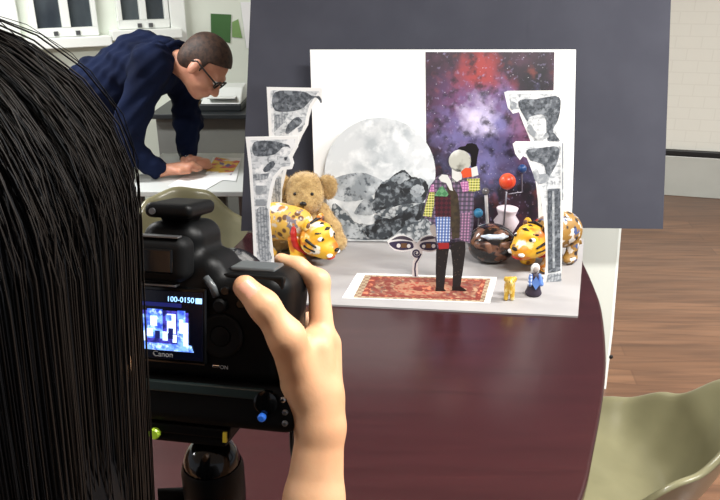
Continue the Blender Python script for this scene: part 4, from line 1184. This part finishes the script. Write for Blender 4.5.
# --- the man bending over the desk
mn = thing('person', 'man in a navy shirt with short brown hair and glasses bending over the pale desk', 'person', (-1.28, 3.3, 0))
hip = V((-1.25,3.32,.97)); wst = PY(101,90,3.3); chs = PY(143,66,3.27); nkb = PY(171,56,3.22); hc_ = PY(204,66,3.14)
sR = PY(152,64,3.10); eR = PY(121,146,3.02); wR = PY(160,170.5,3.03); hR = PY(184,168,3.05)
sL = PY(182,76,3.42); eL = PY(188,122,3.42); wL = PY(187,160,3.27); hL = PY(199,163,3.2)
MH = frame(hc_, (.62,-.20,-.78), (.78,0,.62))
def arm_hand(w, h, spread, k=1.0):
    w, h = V(w), V(h); d = (h-w).normalized(); side = d.cross(V((0,0,1))).normalized(); out = [cone(w, h, .026, .03)]
    for i, (s_, l_) in enumerate(((-.026,.062),(-.009,.075),(.009,.072),(.025,.056))):
        b_ = h + side*s_; t1 = b_ + d*l_*.5 + V((0,0,.008)); t2 = b_ + d*l_ - V((0,0,.012))
        out += [cone(b_, t1, .0105, .0095), cone(t1, t2, .0095, .008)]
    b_ = w.lerp(h,.55)+side*spread*.026; t1 = b_+d*.035+side*spread*.024; t2 = t1+d*.035-side*spread*.004-V((0,0,.01))
    out += [cone(b_, t1, .013, .011), cone(t1, t2, .011, .009)]
    return out
mb_pr = xf(head_prims(), MH, 1.1)
mb_pr += [cone(MH @ V((0,-.03,-.06)), nkb, .060, .054), cone(nkb, chs, .054, .11), ell(tuple(chs),(.13,.15,.12)), cone(chs, wst, .125, .12), cone(wst, hip, .12, .125),
          cone(sR, eR, .05, .042), cone(eR, wR, .042, .028), cone(sL, eL, .05, .042), cone(eL, wL, .042, .028), cone(chs, sR, .08, .06), cone(chs, sL, .08, .06),
          cone(hip+V((0,-.09,-.05)), (-1.24,3.2,.5), .085, .06), cone((-1.24,3.2,.5),(-1.27,3.2,.09), .06, .04), cone(hip+V((0,.09,-.05)), (-1.24,3.45,.5), .085, .06), cone((-1.24,3.45,.5),(-1.27,3.45,.09), .06, .04)]
mb_pr += arm_hand(wR, hR, 1) + arm_hand(wL, hL, 1)
blob('body', mb_pr, .0055, .018, m_skin_m, mn)
def hair_cut(D, X, Y, Z):
    P0 = np.array(MH.translation); R0 = np.array(MH.to_3x3())
    ly = (X-P0[0])*R0[0,1]+(Y-P0[1])*R0[1,1]+(Z-P0[2])*R0[2,1]
    lz = (X-P0[0])*R0[0,2]+(Y-P0[1])*R0[1,2]+(Z-P0[2])*R0[2,2]
    # free the face: everything in front of a slanting line and under the hairline
    line = np.maximum(.030-lz*0.0-.0+(-(lz-.055))*1.0, -1)         # below z=.085 ...
    cutf = np.minimum(ly-.022+np.maximum(lz-.045,0)*-1.6, .2)
    nape = np.minimum(-(lz+.07), .2)
    return np.maximum(np.maximum(D, cutf), nape)
blob('hair', xf([ell((0,-.014,.034),(.080,.102,.095)), ell((0,-.05,-.01),(.074,.06,.07))], MH, 1.1), .0045, .02, m_brownhair, mn, post=hair_cut)
def folds(D, X, Y, Z):
    return D + .008*np.sin(44*X+26*Z+6*np.sin(9*Y+7*Z)) * np.sin(16*Z-9*X+4*np.sin(11*Y)) + .003*np.sin(90*Z-70*X+7*np.sin(14*Y)) 
shirt_pr = [cone(nkb+V((-.03,0,-.005)), chs, .093, .14), ell(tuple(chs),(.145,.165,.14)), cone(chs, wst, .145, .145), cone(wst, hip, .145, .15), cone(chs, sR, .1, .085), cone(chs, sL, .1, .08),
            cone(sR, eR, .08, .066), cone(eR, eR.lerp(wR,.93), .064, .043), cone(sL, eL, .075, .064), cone(eL, eL.lerp(wL,.80), .062, .045)]
sh = blob('shirt', shirt_pr, .007, .035, m_navy, mn, post=folds)
na = ((MH @ V((0,-.03,-.06)))-nkb).normalized(); nb_ = na.orthogonal().normalized(); nc_ = na.cross(nb_)
blob('collar', [cone(nkb+na*.022+(nb_*math.cos(a)+nc_*math.sin(a))*.072, nkb+na*.022+(nb_*math.cos(a+.4)+nc_*math.sin(a+.4))*.072, .014) for a in [i*.4 for i in range(16)]], .005, .006, m_navy, sh)
blob('trousers', [cone(hip+V((0,-.085,-.04)), (-1.24,3.2,.5), .125, .085), cone((-1.24,3.2,.5),(-1.27,3.2,.1), .085, .07), cone(hip+V((0,.085,-.04)), (-1.24,3.45,.5), .125, .085), cone((-1.24,3.45,.5),(-1.27,3.45,.1), .085, .07), ell(tuple(hip),(.15,.17,.12))], .009, .04, m_navy_d, mn)
for y in (3.2, 3.45): blob('shoe', [cone((-1.3,y,.05),(-1.13,y,.04),.05,.045), rbox((-1.21,y,.012),(.14,.048,.012),.01)], .007, .02, m_black, mn)
# glasses and watch
gl = MB()
for s in (-1,1):
    c = MH @ V((s*.036,.108,.004)); ring = [MH @ V((s*.036+.026*math.cos(a), .108-.004*abs(math.cos(a)), .004+.018*math.sin(a))) for a in [i*PI/8 for i in range(17)]]
    gl.tube(ring, .0036, 6, cap=False)
    gl.tube([MH @ V((s*.062,.104,.008)), MH @ V((s*.086,.05,.012)), MH @ V((s*.09,-.012,.012)), MH @ V((s*.088,-.03,-.006))], .004, 6)
gl.tube([MH @ V((-.011,.112,.008)), MH @ V((.011,.112,.008))], .003, 6)
gl.build('glasses', m_black, mn, smooth=True)
for s in (-1,1): MB().ball(tuple(MH @ V((s*.034,.092,.004))), .0125, 14, 8).build('eye', m_eye, mn, smooth=True)
dv = (hL-wL).normalized(); wc = eL.lerp(wL,.93)
dq = (wL-eL).normalized()
wt = MB().tube([wc-dq*.011, wc+dq*.011], .036, 20).build('watch_strap', m_black, mn, smooth='auto')
MB().ball(tuple(wc+V((.01,-.033,.004))), (.017,.008,.017), 16, 10).build('watch_case', m_chrome, wt, smooth=True)

# ------------------------------------------------------------------ light and camera
added_ceiling_light(-2.1, 2.7, 0, 'ceiling light to the left of the man\'s desk, out of frame above', 64, (1,1,1))
added_ceiling_light(.9, .5, 0, 'added ceiling light over the near end of the table, out of frame above', 62)
added_ceiling_light(2.5, 1.7, 0, 'added ceiling light over the right side of the room, out of frame above', 110, (1,.99,.97))
added_ceiling_light(-2.9, .6, 0, 'added ceiling light over the near left side of the room, out of frame above', 34, (1,1,1))
w = bpy.data.worlds.new('room_air'); SC.world = w; w.use_nodes = True
w.node_tree.nodes['Background'].inputs[0].default_value = (.86,.9,1,1)
w.node_tree.nodes['Background'].inputs[1].default_value = .28

cd = bpy.data.cameras.new('camera'); co = bpy.data.objects.new('camera', cd); COL.objects.link(co)
cd.sensor_width = 36; cd.sensor_fit = 'HORIZONTAL'; cd.lens = FPX/720*36; cd.clip_start = .02
co.location = CAM; co.rotation_euler = (rad(90)-PITCH, 0, 0)
SC.camera = co
SC.view_settings.view_transform = 'Standard'; SC.view_settings.look = 'None'
SC.view_settings.gamma = 1; SC.view_settings.use_curve_mapping = False
SC.view_settings.exposure = .48
SC.cycles.use_denoising = True
SC.cycles.max_bounces = 8
